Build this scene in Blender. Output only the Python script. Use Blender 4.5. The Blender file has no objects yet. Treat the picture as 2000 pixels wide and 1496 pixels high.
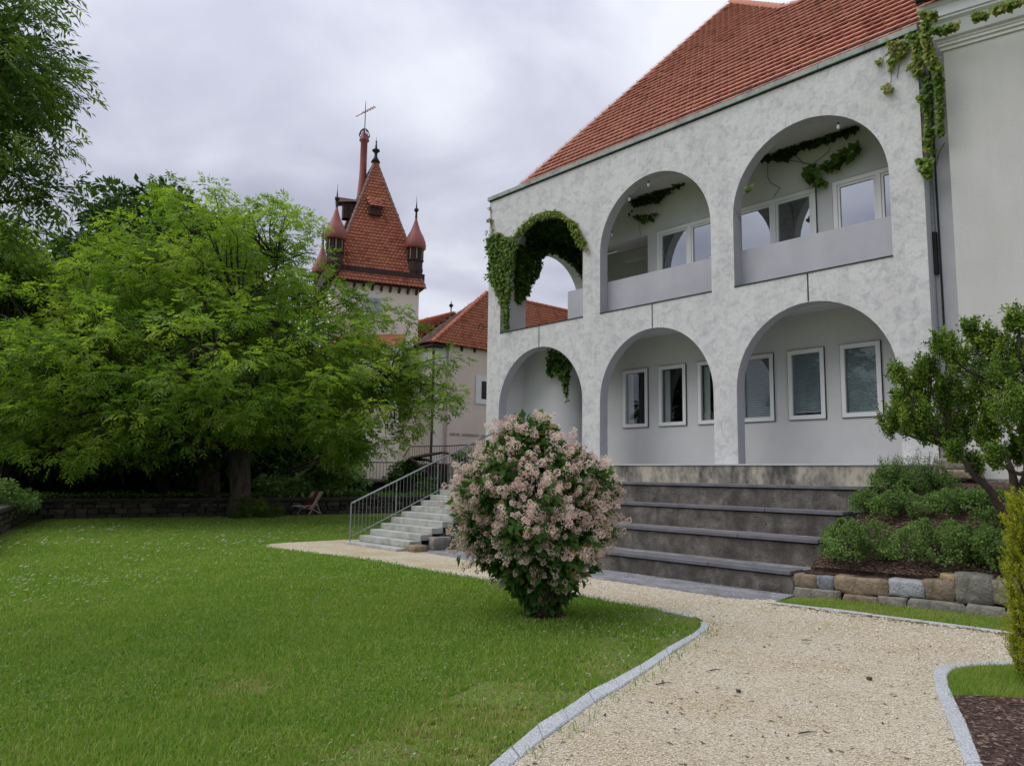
import bpy, bmesh, math, random
import numpy as np
from mathutils import Vector, Matrix
from math import sin, cos, tan, pi, radians as R

random.seed(7); rng = np.random.default_rng(11)
S = bpy.context.scene; C = S.collection

# ---------------------------------------------------------------- camera, sky, sun, exposure
CAMZ = 1.7
f_, yaw, pit, rol = 1476.85, R(48.13967), R(6.995), R(.85478)
Fv = np.array([-sin(yaw)*cos(pit), cos(yaw)*cos(pit), sin(pit)])
R0 = np.array([cos(yaw), sin(yaw), 0.]); U0 = np.cross(R0, Fv)
Rv = cos(rol)*R0+sin(rol)*U0; Uv = -sin(rol)*R0+cos(rol)*U0
cam = bpy.data.objects.new('camera', bpy.data.cameras.new('camera')); C.objects.link(cam)
cam.matrix_world = Matrix([[Rv[i], Uv[i], -Fv[i], (0, 0, CAMZ)[i]] for i in range(3)]+[[0, 0, 0, 1]])
cam.data.sensor_fit = 'HORIZONTAL'; cam.data.sensor_width = 36; cam.data.lens = 36*f_/2000
cam.data.clip_start = .05; cam.data.clip_end = 3000
S.camera = cam
S.view_settings.view_transform = 'Standard'; S.view_settings.look = 'None'
S.view_settings.gamma = 1; S.view_settings.use_curve_mapping = False
S.view_settings.exposure = 0.46

SUN_EL, SUN_AZ = 50, 232          # azimuth of the direction towards the sun, degrees counter-clockwise from +X
w = bpy.data.worlds.new('World'); S.world = w; w.use_nodes = True
nt = w.node_tree; nt.nodes.clear()
def N(nt, t, **k):
    n = nt.nodes.new(t)
    for a, b in k.items(): setattr(n, a, b)
    return n
def ramp(nt, stops, fac=None, interp='LINEAR'):
    n = N(nt, 'ShaderNodeValToRGB'); n.color_ramp.interpolation = interp
    e = n.color_ramp.elements
    while len(e) > 1: e.remove(e[-1])
    e[0].position = stops[0][0]; e[0].color = (*stops[0][1], 1)
    for p, c in stops[1:]:
        q = e.new(p); q.color = (*c, 1)
    if fac is not None: nt.links.new(fac, n.inputs[0])
    return n
tc = N(nt, 'ShaderNodeTexCoord'); sep = N(nt, 'ShaderNodeSeparateXYZ'); L = nt.links.new
L(tc.outputs['Generated'], sep.inputs[0])
# project the view direction on a flat cloud layer so that clouds get smaller towards the horizon
mx = N(nt, 'ShaderNodeMath', operation='MAXIMUM'); L(sep.outputs[2], mx.inputs[0]); mx.inputs[1].default_value = 0.0
ad = N(nt, 'ShaderNodeMath', operation='ADD'); L(mx.outputs[0], ad.inputs[0]); ad.inputs[1].default_value = .22
dv = N(nt, 'ShaderNodeVectorMath', operation='DIVIDE'); L(tc.outputs['Generated'], dv.inputs[0])
cb = N(nt, 'ShaderNodeCombineXYZ')
for i in range(3): L(ad.outputs[0], cb.inputs[i])
L(cb.outputs[0], dv.inputs[1])
n1 = N(nt, 'ShaderNodeTexNoise'); n1.inputs['Scale'].default_value = 1.25; n1.inputs['Detail'].default_value = 7; n1.inputs['Roughness'].default_value = .46; n1.inputs['Distortion'].default_value = .35
n2 = N(nt, 'ShaderNodeTexNoise'); n2.inputs['Scale'].default_value = 2.1; n2.inputs['Detail'].default_value = 6; n2.inputs['Roughness'].default_value = .48; n2.inputs['Distortion'].default_value = .5
mp = N(nt, 'ShaderNodeMapping'); mp.inputs['Location'].default_value = (3.1, 1.7, .4); L(dv.outputs[0], mp.inputs[0])
L(mp.outputs[0], n1.inputs['Vector']); L(mp.outputs[0], n2.inputs['Vector'])
mixn = N(nt, 'ShaderNodeMix', data_type='FLOAT'); mixn.inputs[0].default_value = .4
L(n1.outputs[0], mixn.inputs[2]); L(n2.outputs[0], mixn.inputs[3])
cr = ramp(nt, [(.36, (.34, .355, .445)), (.44, (.43, .445, .54)), (.52, (.545, .56, .66)), (.62, (.74, .755, .835))], mixn.outputs[0])
ele = N(nt, 'ShaderNodeMapRange'); ele.inputs[1].default_value = .3; ele.inputs[2].default_value = 1; ele.inputs[3].default_value = 1; ele.inputs[4].default_value = 1.55
L(sep.outputs[2], ele.inputs[0])
vm = N(nt, 'ShaderNodeVectorMath', operation='SCALE'); L(cr.outputs[0], vm.inputs[0]); L(ele.outputs[0], vm.inputs['Scale'])
sky = N(nt, 'ShaderNodeTexSky', sky_type='NISHITA'); sky.sun_disc = False; sky.sun_elevation = R(SUN_EL); sky.sun_rotation = R(90-SUN_AZ)
bg1 = N(nt, 'ShaderNodeBackground'); L(vm.outputs[0], bg1.inputs[0]); bg1.inputs[1].default_value = .86
bg2 = N(nt, 'ShaderNodeBackground'); L(sky.outputs[0], bg2.inputs[0]); bg2.inputs[1].default_value = .05
ms = N(nt, 'ShaderNodeMixShader'); ms.inputs[0].default_value = .12
L(bg1.outputs[0], ms.inputs[1]); L(bg2.outputs[0], ms.inputs[2])
wo = N(nt, 'ShaderNodeOutputWorld'); L(ms.outputs[0], wo.inputs[0])
sun = bpy.data.objects.new('sun', bpy.data.lights.new('sun', 'SUN')); C.objects.link(sun)
sun.data.energy = 1.5; sun.data.angle = R(60); sun.data.color = (1, .97, .92)
sd = Vector((cos(R(SUN_EL))*cos(R(SUN_AZ)), cos(R(SUN_EL))*sin(R(SUN_AZ)), sin(R(SUN_EL))))
sun.rotation_euler = sd.to_track_quat('Z', 'Y').to_euler(); sun.location = sd*60

# ---------------------------------------------------------------- surveying helpers (a bearing of the photo -> a point on a real plane of the place)
def ray(u, v): return Fv+(u-1000)/f_*Rv-(v-748)/f_*Uv
def on(u, v, ax, val):
    d = ray(u, v); E = np.array([0, 0, CAMZ]); return E+d*((val-E[ax])/d[ax])
def at(u, v, dist):
    d = ray(u, v); return np.array([0, 0, CAMZ])+d*dist/math.hypot(d[0], d[1])
def gnd(pts, z=0.): return [tuple(on(u, v, 2, z)[:2]) for u, v in pts]

# ---------------------------------------------------------------- object helpers
WL = {}
def wl(o): return WL.get(o.name, Vector((0, 0, 0))) if o else Vector((0, 0, 0))
def reg(o, parent, loc=None):
    """loc = world position of the object's origin; parents here are never rotated"""
    C.objects.link(o)
    loc = Vector(loc) if loc is not None else wl(parent)
    if parent: o.parent = parent
    o.location = loc-wl(parent)
    WL[o.name] = loc
    return o
def tag(o, label=None, cat=None, group=None, kind=None):
    if label: o['label'] = label
    if cat: o['category'] = cat
    if group: o['group'] = group
    if kind: o['kind'] = kind
    return o
def thing(name, loc, label, cat, group=None):
    o = bpy.data.objects.new(name, None); o.empty_display_size = .3
    reg(o, None, loc); return tag(o, label, cat, group)

class MB:
    def __init__(s): s.v = []; s.f = []
    def add(s, vs, fs):
        b = len(s.v); s.v += [tuple(map(float, p)) for p in vs]; s.f += [tuple(i+b for i in q) for q in fs]; return s
    def box(s, x0, x1, y0, y1, z0, z1):
        return s.add([(x, y, z) for x in (x0, x1) for y in (y0, y1) for z in (z0, z1)],
                     [(0, 1, 3, 2), (4, 6, 7, 5), (0, 4, 5, 1), (2, 3, 7, 6), (0, 2, 6, 4), (1, 5, 7, 3)])
    def obox(s, p0, p1, wdt, h, up=(0, 0, 1), zoff=0):
        """bar from p0 to p1, width wdt sideways, height h along up"""
        p0, p1, up = Vector(p0), Vector(p1), Vector(up); d = (p1-p0).normalized(); sd_ = d.cross(up).normalized(); up = sd_.cross(d)
        vs = []
        for p in (p0, p1):
            for a, b in ((-1, -1), (1, -1), (1, 1), (-1, 1)): vs.append(p+sd_*a*wdt/2+up*(b*h/2+zoff))
        return s.add(vs, [(3, 2, 1, 0), (4, 5, 6, 7), (0, 1, 5, 4), (1, 2, 6, 5), (2, 3, 7, 6), (3, 0, 4, 7)])
    def tube(s, pts, rad, n=6, cap=True):
        pts = [Vector(p) for p in pts]; m = len(pts)
        rad = rad if hasattr(rad, '__len__') else [rad]*m
        vs, fs = [], []; prev = None
        for i, p in enumerate(pts):
            d = (pts[min(i+1, m-1)]-pts[max(i-1, 0)]).normalized()
            a = prev if prev is not None else (Vector((1, 0, 0)) if abs(d.x) < .9 else Vector((0, 1, 0)))
            x = (a-d*a.dot(d)).normalized(); prev = x; y = d.cross(x)
            for k in range(n):
                t = 2*pi*k/n; vs.append(p+(x*cos(t)+y*sin(t))*rad[i])
        for i in range(m-1):
            for k in range(n):
                fs.append((i*n+k, i*n+(k+1) % n, (i+1)*n+(k+1) % n, (i+1)*n+k))
        if cap: fs += [tuple(range(n))[::-1], tuple(range((m-1)*n, m*n))]
        return s.add(vs, fs)
    def lathe(s, c, prof, n=12):
        vs, fs = [], []
        for r, z in prof:
            for k in range(n): t = 2*pi*k/n; vs.append((c[0]+r*cos(t), c[1]+r*sin(t), c[2]+z))
        for i in range(len(prof)-1):
            for k in range(n): fs.append((i*n+k, i*n+(k+1) % n, (i+1)*n+(k+1) % n, (i+1)*n+k))
        fs += [tuple(range(n))[::-1], tuple(range((len(prof)-1)*n, len(prof)*n))]
        return s.add(vs, fs)
    def mesh(s, name, m, smooth=False, off=(0, 0, 0)):
        me = bpy.data.meshes.new(name); o = Vector(off)
        me.from_pydata([tuple(Vector(p)-o) for p in s.v], [], s.f)
        me.materials.append(m)
        if smooth: me.polygons.foreach_set('use_smooth', [True]*len(me.polygons))
        me.update(); return me
    def build(s, name, m, parent=None, smooth=False, kind=None, label=None, loc=None, bevel=0):
        loc = Vector(loc) if loc is not None else wl(parent)
        me = s.mesh(name, m, smooth, loc)
        if bevel:
            bm = bmesh.new(); bm.from_mesh(me); bmesh.ops.remove_doubles(bm, verts=bm.verts, dist=1e-5)
            bmesh.ops.bevel(bm, geom=[e for e in bm.edges if e.is_manifold and e.calc_face_angle(0) > .5], offset=bevel, segments=1, affect='EDGES')
            bm.to_mesh(me); bm.free()
        o = bpy.data.objects.new(name, me); reg(o, parent, loc)
        if kind: o['kind'] = kind
        if label: o['label'] = label
        return o

def slab2d(name, loops, th, org, ux, uz, m, parent=None, kind=None, label=None):
    """extruded flat shape with holes; loops in (a,b) coordinates; extruded th along ux x uz reversed"""
    org, ux, uz = Vector(org), Vector(ux).normalized(), Vector(uz).normalized(); n = ux.cross(uz)   # outward
    bm = bmesh.new(); ed = []
    for lp in loops:
        vs = [bm.verts.new(org+ux*a+uz*b) for a, b in lp]
        for i in range(len(vs)): ed.append(bm.edges.new((vs[i], vs[(i+1) % len(vs)])))
    r = bmesh.ops.triangle_fill(bm, use_beauty=True, use_dissolve=False, edges=ed, normal=n)
    fs = [g for g in r['geom'] if isinstance(g, bmesh.types.BMFace)]
    bmesh.ops.recalc_face_normals(bm, faces=fs)
    if fs and fs[0].normal.dot(n) < 0: bmesh.ops.reverse_faces(bm, faces=fs)
    e = bmesh.ops.extrude_face_region(bm, geom=fs)
    nv = [g for g in e['geom'] if isinstance(g, bmesh.types.BMVert)]
    bmesh.ops.translate(bm, verts=nv, vec=-n*th)
    bmesh.ops.recalc_face_normals(bm, faces=bm.faces)
    loc = wl(parent)
    bmesh.ops.translate(bm, verts=bm.verts, vec=-loc)
    me = bpy.data.meshes.new(name); bm.to_mesh(me); bm.free(); me.materials.append(m)
    o = bpy.data.objects.new(name, me); reg(o, parent, loc)
    if kind: o['kind'] = kind
    if label: o['label'] = label
    return o
def arch(x0, x1, z0, top, n=24):
    r = (x1-x0)/2; cx = (x0+x1)/2; zc = top-r
    return [(x0, z0), (x1, z0)]+[(cx+r*cos(pi*i/n), zc+r*sin(pi*i/n)) for i in range(n+1)]
def rect(x0, x1, z0, z1): return [(x0, z0), (x1, z0), (x1, z1), (x0, z1)]

# ---------------------------------------------------------------- materials
def newmat(name):
    m = bpy.data.materials.new(name); m.use_nodes = True; t = m.node_tree
    return m, t, t.nodes['Principled BSDF']
def mat(name, stops, scale=3., rough=.85, bump=0., bscale=None, detail=6, dist=0., stretch=(1, 1, 1), spec=.3, metal=0, second=None, coords='Object', bdist=.02):
    """noise-coloured surface; second = (scale, stops, amount, stretch) multiplied over it"""
    m, t, b = newmat(name); l = t.links.new
    co = N(t, 'ShaderNodeTexCoord')
    if coords == 'World':
        g = N(t, 'ShaderNodeNewGeometry'); src = g.outputs['Position']
    else: src = co.outputs[coords]
    mpn = N(t, 'ShaderNodeMapping'); mpn.inputs['Scale'].default_value = stretch; l(src, mpn.inputs[0])
    no = N(t, 'ShaderNodeTexNoise'); no.inputs['Scale'].default_value = scale; no.inputs['Detail'].default_value = detail; no.inputs['Distortion'].default_value = dist
    no.inputs['Roughness'].default_value = .6
    l(mpn.outputs[0], no.inputs['Vector'])
    cr_ = ramp(t, stops, no.outputs[0]); out = cr_.outputs[0]
    if second:
        for sc, st, am, stre in second:
            mq = N(t, 'ShaderNodeMapping'); mq.inputs['Scale'].default_value = stre; mq.inputs['Location'].default_value = (7.3, 2.1, 4.4); l(src, mq.inputs[0])
            nq = N(t, 'ShaderNodeTexNoise'); nq.inputs['Scale'].default_value = sc; nq.inputs['Detail'].default_value = 5; l(mq.outputs[0], nq.inputs['Vector'])
            rq = ramp(t, st, nq.outputs[0]); mm = N(t, 'ShaderNodeMix', data_type='RGBA', blend_type='MULTIPLY'); mm.inputs[0].default_value = am
            l(out, mm.inputs[6]); l(rq.outputs[0], mm.inputs[7]); out = mm.outputs[2]
    l(out, b.inputs['Base Color'])
    b.inputs['Roughness'].default_value = rough; b.inputs['Specular IOR Level'].default_value = spec; b.inputs['Metallic'].default_value = metal
    if bump:
        nb = N(t, 'ShaderNodeTexNoise'); nb.inputs['Scale'].default_value = bscale or scale*4; nb.inputs['Detail'].default_value = 6; l(mpn.outputs[0], nb.inputs['Vector'])
        bp = N(t, 'ShaderNodeBump'); bp.inputs['Strength'].default_value = bump; bp.inputs['Distance'].default_value = bdist; l(nb.outputs[0], bp.inputs['Height']); l(bp.outputs[0], b.inputs['Normal'])
    return m
def g3(v, t=(1, 1, 1)): return tuple(v*x for x in t)
def leafmat(name, stops, trans=.35, rough=.6):
    m = bpy.data.materials.new(name); m.use_nodes = True; t = m.node_tree; t.nodes.clear(); l = t.links.new
    a = N(t, 'ShaderNodeAttribute', attribute_name='tint'); cr_ = ramp(t, stops, a.outputs['Fac'])
    d = N(t, 'ShaderNodeBsdfPrincipled'); d.inputs['Roughness'].default_value = rough; d.inputs['Specular IOR Level'].default_value = .25
    tr = N(t, 'ShaderNodeBsdfTranslucent'); mxs = N(t, 'ShaderNodeMixShader'); mxs.inputs[0].default_value = trans
    hs = N(t, 'ShaderNodeHueSaturation'); hs.inputs['Value'].default_value = 1.5; hs.inputs['Saturation'].default_value = 1.1
    l(cr_.outputs[0], d.inputs['Base Color']); l(cr_.outputs[0], hs.inputs['Color']); l(hs.outputs[0], tr.inputs[0])
    l(d.outputs[0], mxs.inputs[1]); l(tr.outputs[0], mxs.inputs[2])
    o = N(t, 'ShaderNodeOutputMaterial'); l(mxs.outputs[0], o.inputs[0]); return m

M = {}
M['arcade'] = mat('arcade_plaster', [(.36, (.50, .50, .52)), (.455, (.575, .573, .577)), (.55, (.635, .632, .625))], 4.2, .9, .32, 10, 12, .9, second=[(.7, [(.36, g3(.93)), (.6, g3(1))], .8, (1, 1, 1.3)), (26, [(.36, g3(.80)), (.47, g3(1))], .55, (1, 1, .4)), (4, [(.36, g3(.90)), (.52, g3(1))], .7, (1, 1, .10))], coords='World', bdist=.03)
M['plaster'] = mat('smooth_plaster', [(.3, g3(.60)), (.7, g3(.66))], 1.5, .9, .08, 40, coords='World')
M['plaster_w'] = mat('grey_white_plaster', [(.3, (.57, .56, .54)), (.7, (.63, .62, .60))], .7, .9, .15, 30, coords='World', second=[(3, [(.38, g3(.95)), (.6, g3(1))], .9, (1, 1, .15)), (40, [(.35, g3(.93)), (.5, g3(1))], .6, (1, 1, 1))])
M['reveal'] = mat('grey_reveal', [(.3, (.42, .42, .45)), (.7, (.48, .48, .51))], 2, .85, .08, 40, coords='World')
M['panel'] = mat('grey_parapet', [(.3, (.38, .38, .42)), (.7, (.44, .44, .48))], 1.2, .7, .05, 40, coords='World', second=[(3, [(.4, g3(.93)), (.6, g3(1))], .6, (1, 1, .3))])
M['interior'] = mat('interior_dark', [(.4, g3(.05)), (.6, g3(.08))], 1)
M['frame'] = mat('white_frame', [(.4, g3(.76)), (.6, g3(.80))], 2, .45, spec=.5)
M['blind'] = mat('blind', [(.4, (.56, .64, .66)), (.6, (.64, .72, .73))], 2, .5)
M['copper'] = mat('verdigris_coping', [(.35, (.24, .25, .24)), (.5, (.30, .36, .33)), (.62, (.38, .40, .38))], 2.5, .7, .1, 20, coords='World', second=[(14, [(.4, g3(.75)), (.6, g3(1))], .6, (1, 1, 1))])
def tilemat(name, stops, scale):
    m, t, b = newmat(name); l = t.links.new
    a = N(t, 'ShaderNodeAttribute', attribute_name='tint'); oi = N(t, 'ShaderNodeObjectInfo')
    g = N(t, 'ShaderNodeNewGeometry'); no = N(t, 'ShaderNodeTexNoise'); no.inputs['Scale'].default_value = scale; no.inputs['Detail'].default_value = 5; l(g.outputs['Position'], no.inputs['Vector'])
    ad_ = N(t, 'ShaderNodeMath', operation='ADD'); l(a.outputs['Fac'], ad_.inputs[0])
    mu = N(t, 'ShaderNodeMath', operation='MULTIPLY'); l(no.outputs[0], mu.inputs[0]); mu.inputs[1].default_value = 1.1
    l(mu.outputs[0], ad_.inputs[1])
    ad2 = N(t, 'ShaderNodeMath', operation='MULTIPLY'); l(ad_.outputs[0], ad2.inputs[0]); ad2.inputs[1].default_value = .62
    l(ramp(t, stops, ad2.outputs[0]).outputs[0], b.inputs['Base Color']); b.inputs['Roughness'].default_value = .85; b.inputs['Specular IOR Level'].default_value = .25
    return m
M['tile'] = tilemat('clay_tile', [(.2, (.25, .105, .078)), (.45, (.40, .155, .11)), (.7, (.48, .21, .15))], 1.3)
M['tile_old'] = tilemat('old_clay_tile', [(.2, (.20, .065, .042)), (.45, (.38, .115, .068)), (.75, (.46, .17, .105))], .9)
M['tile_brown'] = tilemat('brown_tile', [(.2, (.10, .06, .05)), (.7, (.23, .15, .12))], .9)  # brown tiles, laid on some slopes beside red ones
M['under'] = mat('roof_underlay', [(.4, (.05, .025, .02)), (.6, (.08, .035, .03))], 3)
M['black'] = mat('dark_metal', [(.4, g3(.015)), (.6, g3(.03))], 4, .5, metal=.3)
M['steel'] = mat('galvanised_steel', [(.35, (.20, .22, .23)), (.65, (.33, .35, .36))], 12, .45, spec=.5, metal=.35)
M['rust'] = mat('rusty_dark_rail', [(.4, (.035, .028, .028)), (.6, (.07, .05, .045))], 6, .7)
M['concrete'] = mat('weathered_concrete', [(.30, (.075, .068, .062)), (.5, (.125, .115, .103)), (.62, (.18, .165, .145)), (.76, (.30, .28, .24))], 3.5, .95, .55, 22, 12, .4, coords='World',
                    second=[(3.2, [(.38, g3(.6)), (.55, g3(1))], .75, (1, 1, .15)), (34, [(.33, g3(.3)), (.41, g3(1))], .75, (1, 1, 1)), (60, [(.4, g3(.8)), (.6, g3(1.15))], .8, (1, 1, 1))])
M['concrete_l'] = mat('pale_stained_concrete', [(.32, (.08, .078, .075)), (.44, (.22, .205, .18)), (.55, (.40, .365, .30)), (.7, (.46, .42, .34))], 1.9, .95, .4, 25, 9, .4, stretch=(1, 1, .45), coords='World', second=[(14, [(.36, g3(.45)), (.5, g3(1))], .6, (1, 1, .5))])
M['slab'] = mat('grey_bench_slab', [(.3, (.105, .105, .125)), (.7, (.17, .17, .19))], 3, .6, .1, 60, coords='World', second=[(25, [(.4, g3(.8)), (.6, g3(1))], .6, (1, 1, 1))])
M['tread'] = mat('tier_tread', [(.35, (.12, .12, .12)), (.6, (.25, .25, .25))], 4, .9, .2, 40, coords='World')
M['step'] = mat('stair_stone', [(.3, (.30, .31, .29)), (.55, (.42, .43, .40)), (.75, (.50, .50, .46))], 3, .85, .15, 40, coords='World', second=[(5, [(.36, (.75, .73, .66)), (.55, g3(1))], .7, (1, 1, 1))])
M['paving'] = mat('asphalt_slab', [(.35, (.15, .155, .17)), (.6, (.27, .275, .29))], 3, .9, .2, 60, coords='World', second=[(40, [(.4, g3(.8)), (.6, g3(1))], .6, (1, 1, 1))])
M['pink'] = mat('pink_castle_plaster', [(.3, (.60, .49, .43)), (.7, (.68, .565, .50))], .6, .9, .15, 8, coords='World')
M['cream'] = mat('cream_castle_plaster', [(.3, (.70, .63, .52)), (.7, (.78, .71, .60))], .5, .9, .15, 8, coords='World')
M['white'] = mat('white_trim', [(.3, g3(.62)), (.7, g3(.72))], 1.5, .8, coords='World')
M['wood'] = mat('dark_timber', [(.35, (.03, .02, .018)), (.65, (.075, .04, .03))], 6, .8, .3, 30, stretch=(1, 1, .2))
M['dome'] = mat('red_dome_metal', [(.3, (.23, .06, .055)), (.7, (.30, .085, .075))], 1.5, .55, spec=.4, coords='World')
M['mulch'] = mat('bark_mulch', [(.35, (.035, .02, .015)), (.55, (.09, .055, .045)), (.7, (.17, .115, .09))], 22, .95, 1, 50, 4, coords='World', bdist=.03)
M['kerb'] = mat('granite_kerb', [(.38, (.26, .275, .29)), (.5, (.46, .48, .50)), (.62, (.60, .62, .64))], 90, .85, .2, 100, 3, coords='World', second=[(4, [(.4, g3(.85)), (.6, g3(1))], .6, (1, 1, 1))])
def rock(name, c, v=.35): return mat(name, [(.32, g3(1-v, c)), (.5, c), (.68, g3(1+v, c))], 7, .92, .8, 26, 8, .5, coords='Object', bdist=.03, second=[(45, [(.4, g3(.75)), (.55, g3(1))], .5, (1, 1, 1))])
M['rock_tan'] = rock('tan_stone', (.26, .20, .14)); M['rock_blue'] = rock('blue_grey_stone', (.20, .215, .24)); M['rock_pale'] = rock('pale_blue_granite', (.36, .37, .39), .25)
M['rock_brown'] = rock('brown_stone', (.23, .18, .13)); M['rock_yel'] = rock('yellow_stone', (.40, .30, .17)); M['rock_green'] = rock('green_grey_stone', (.20, .195, .165)); M['rock_grey'] = rock('grey_stone', (.24, .22, .19))
M['rock_dark'] = rock('dark_wall_stone', (.085, .072, .058)); M['rock_dark2'] = rock('darker_wall_stone', (.055, .05, .045)); M['rock_mid'] = rock('lichen_wall_stone', (.12, .105, .08))
M['mortar'] = mat('dark_mortar', [(.4, g3(.015)), (.6, g3(.035))], 5)
M['bark'] = mat('bark', [(.35, (.035, .028, .022)), (.6, (.11, .09, .075))], 5, .95, .9, 14, 6, stretch=(1, 1, .25), bdist=.05)
M['bark_d'] = mat('dark_bark', [(.35, (.02, .016, .013)), (.6, (.06, .048, .04))], 8, .95, .7, 14, 6, stretch=(1, 1, .3), bdist=.03)
M['twig'] = mat('grey_twig', [(.35, (.07, .055, .04)), (.6, (.14, .115, .085))], 8, .9)
M['canvas'] = mat('canvas_white', [(.4, g3(.6)), (.6, g3(.7))], 4, .8)
M['canvas_r'] = mat('canvas_red', [(.4, (.35, .02, .025)), (.6, (.45, .03, .035))], 4, .8)
M['pinewood'] = mat('pale_wood', [(.4, (.34, .27, .19)), (.6, (.45, .37, .27))], 8, .7)
M['dirt'] = mat('bare_soil', [(.35, (.10, .075, .05)), (.65, (.20, .155, .11))], 9, .95, .4, 40, coords='World')
M['vein'] = M['twig']

def glass(name, fac, tint, fr=.8):
    m = bpy.data.materials.new(name); m.use_nodes = True; t = m.node_tree; t.nodes.clear(); l = t.links.new
    tr = N(t, 'ShaderNodeBsdfTransparent'); tr.inputs[0].default_value = (*tint, 1)
    gl = N(t, 'ShaderNodeBsdfGlossy'); gl.inputs['Roughness'].default_value = .02; gl.inputs[0].default_value = (.95, .97, 1, 1)
    ms_ = N(t, 'ShaderNodeMixShader'); lw = N(t, 'ShaderNodeLayerWeight'); lw.inputs[0].default_value = .3
    ma = N(t, 'ShaderNodeMath', operation='MULTIPLY_ADD'); l(lw.outputs['Fresnel'], ma.inputs[0]); ma.inputs[1].default_value = fr; ma.inputs[2].default_value = fac; ma.use_clamp = True
    l(ma.outputs[0], ms_.inputs[0]); l(tr.outputs[0], ms_.inputs[1]); l(gl.outputs[0], ms_.inputs[2])
    o = N(t, 'ShaderNodeOutputMaterial'); l(ms_.outputs[0], o.inputs[0]); return m
M['glass'] = glass('window_glass', .03, (.85, .88, .88), .45); M['glass_hi'] = glass('coated_window_glass', .42, (.5, .52, .55))

# lawn ground
def lawnmat():
    m, t, b = newmat('lawn_ground'); l = t.links.new; g = N(t, 'ShaderNodeNewGeometry')
    a = N(t, 'ShaderNodeTexNoise'); a.inputs['Scale'].default_value = .5; a.inputs['Detail'].default_value = 6; l(g.outputs['Position'], a.inputs['Vector'])
    c = N(t, 'ShaderNodeTexNoise'); c.inputs['Scale'].default_value = 35; c.inputs['Detail'].default_value = 4; l(g.outputs['Position'], c.inputs['Vector'])
    r1 = ramp(t, [(.35, (.12, .19, .035)), (.65, (.18, .25, .055))], a.outputs[0]); r2 = ramp(t, [(.3, g3(.45)), (.7, g3(1.25))], c.outputs[0])
    mm = N(t, 'ShaderNodeMix', data_type='RGBA', blend_type='MULTIPLY'); mm.inputs[0].default_value = 1; l(r1.outputs[0], mm.inputs[6]); l(r2.outputs[0], mm.inputs[7])
    e = N(t, 'ShaderNodeTexNoise'); e.inputs['Scale'].default_value = 9; e.inputs['Detail'].default_value = 8; e.inputs['Roughness'].default_value = .7; l(g.outputs['Position'], e.inputs['Vector'])
    r4 = ramp(t, [(.50, (0, 0, 0)), (.62, (.85, .85, .85))], e.outputs[0]); r5 = ramp(t, [(.3, (.10, .075, .045)), (.7, (.26, .21, .13))], c.outputs[0])
    m5 = N(t, 'ShaderNodeMix', data_type='RGBA'); l(r4.outputs[0], m5.inputs[0]); l(mm.outputs[2], m5.inputs[6]); l(r5.outputs[0], m5.inputs[7])
    l(m5.outputs[2], b.inputs['Base Color']); b.inputs['Roughness'].default_value = .95; b.inputs['Specular IOR Level'].default_value = .1
    bp = N(t, 'ShaderNodeBump'); bp.inputs['Strength'].default_value = .8; bp.inputs['Distance'].default_value = .03; l(c.outputs[0], bp.inputs['Height']); l(bp.outputs[0], b.inputs['Normal'])
    return m
M['lawn'] = lawnmat()
def gravelmat():
    m, t, b = newmat('gravel'); l = t.links.new; g = N(t, 'ShaderNodeNewGeometry')
    v = N(t, 'ShaderNodeTexVoronoi'); v.inputs['Scale'].default_value = 75; l(g.outputs['Position'], v.inputs['Vector'])
    v2 = N(t, 'ShaderNodeTexVoronoi'); v2.inputs['Scale'].default_value = 33; l(g.outputs['Position'], v2.inputs['Vector'])
    r1 = ramp(t, [(0, (.40, .34, .24)), (.35, (.55, .485, .36)), (.7, (.62, .55, .42)), (1, (.70, .65, .53))], None); se = N(t, 'ShaderNodeSeparateColor'); l(v.outputs['Color'], se.inputs[0]); l(se.outputs[0], r1.inputs[0])
    n = N(t, 'ShaderNodeTexNoise'); n.inputs['Scale'].default_value = 1.1; n.inputs['Detail'].default_value = 8; l(g.outputs['Position'], n.inputs['Vector'])
    r2 = ramp(t, [(.35, (.88, .82, .70)), (.58, (1.0, 1.0, 1.0))], n.outputs[0])
    n3 = N(t, 'ShaderNodeTexNoise'); n3.inputs['Scale'].default_value = 28; n3.inputs['Detail'].default_value = 3; l(g.outputs['Position'], n3.inputs['Vector'])
    r3 = ramp(t, [(.30, (.35, .29, .21)), (.42, (1, 1, 1))], n3.outputs[0])
    mm = N(t, 'ShaderNodeMix', data_type='RGBA', blend_type='MULTIPLY'); mm.inputs[0].default_value = 1; l(r1.outputs[0], mm.inputs[6]); l(r2.outputs[0], mm.inputs[7])
    m2 = N(t, 'ShaderNodeMix', data_type='RGBA', blend_type='MULTIPLY'); m2.inputs[0].default_value = .8; l(mm.outputs[2], m2.inputs[6]); l(r3.outputs[0], m2.inputs[7])
    l(m2.outputs[2], b.inputs['Base Color']); b.inputs['Roughness'].default_value = .95; b.inputs['Specular IOR Level'].default_value = .15
    bp = N(t, 'ShaderNodeBump'); bp.inputs['Strength'].default_value = .9; bp.inputs['Distance'].default_value = .012; bp.invert = True
    l(v.outputs['Distance'], bp.inputs['Height']); b2 = N(t, 'ShaderNodeBump'); b2.inputs['Strength'].default_value = .5; b2.inputs['Distance'].default_value = .02; b2.invert = True
    l(v2.outputs['Distance'], b2.inputs['Height']); l(bp.outputs[0], b2.inputs['Normal']); l(b2.outputs[0], b.inputs['Normal']); return m
M['gravel'] = gravelmat()
M['grass'] = leafmat('grass_blade', [(0, (.08, .155, .024)), (.35, (.155, .275, .04)), (.62, (.22, .35, .055)), (.8, (.32, .38, .08)), (1, (.42, .34, .18))], .3)
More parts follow.
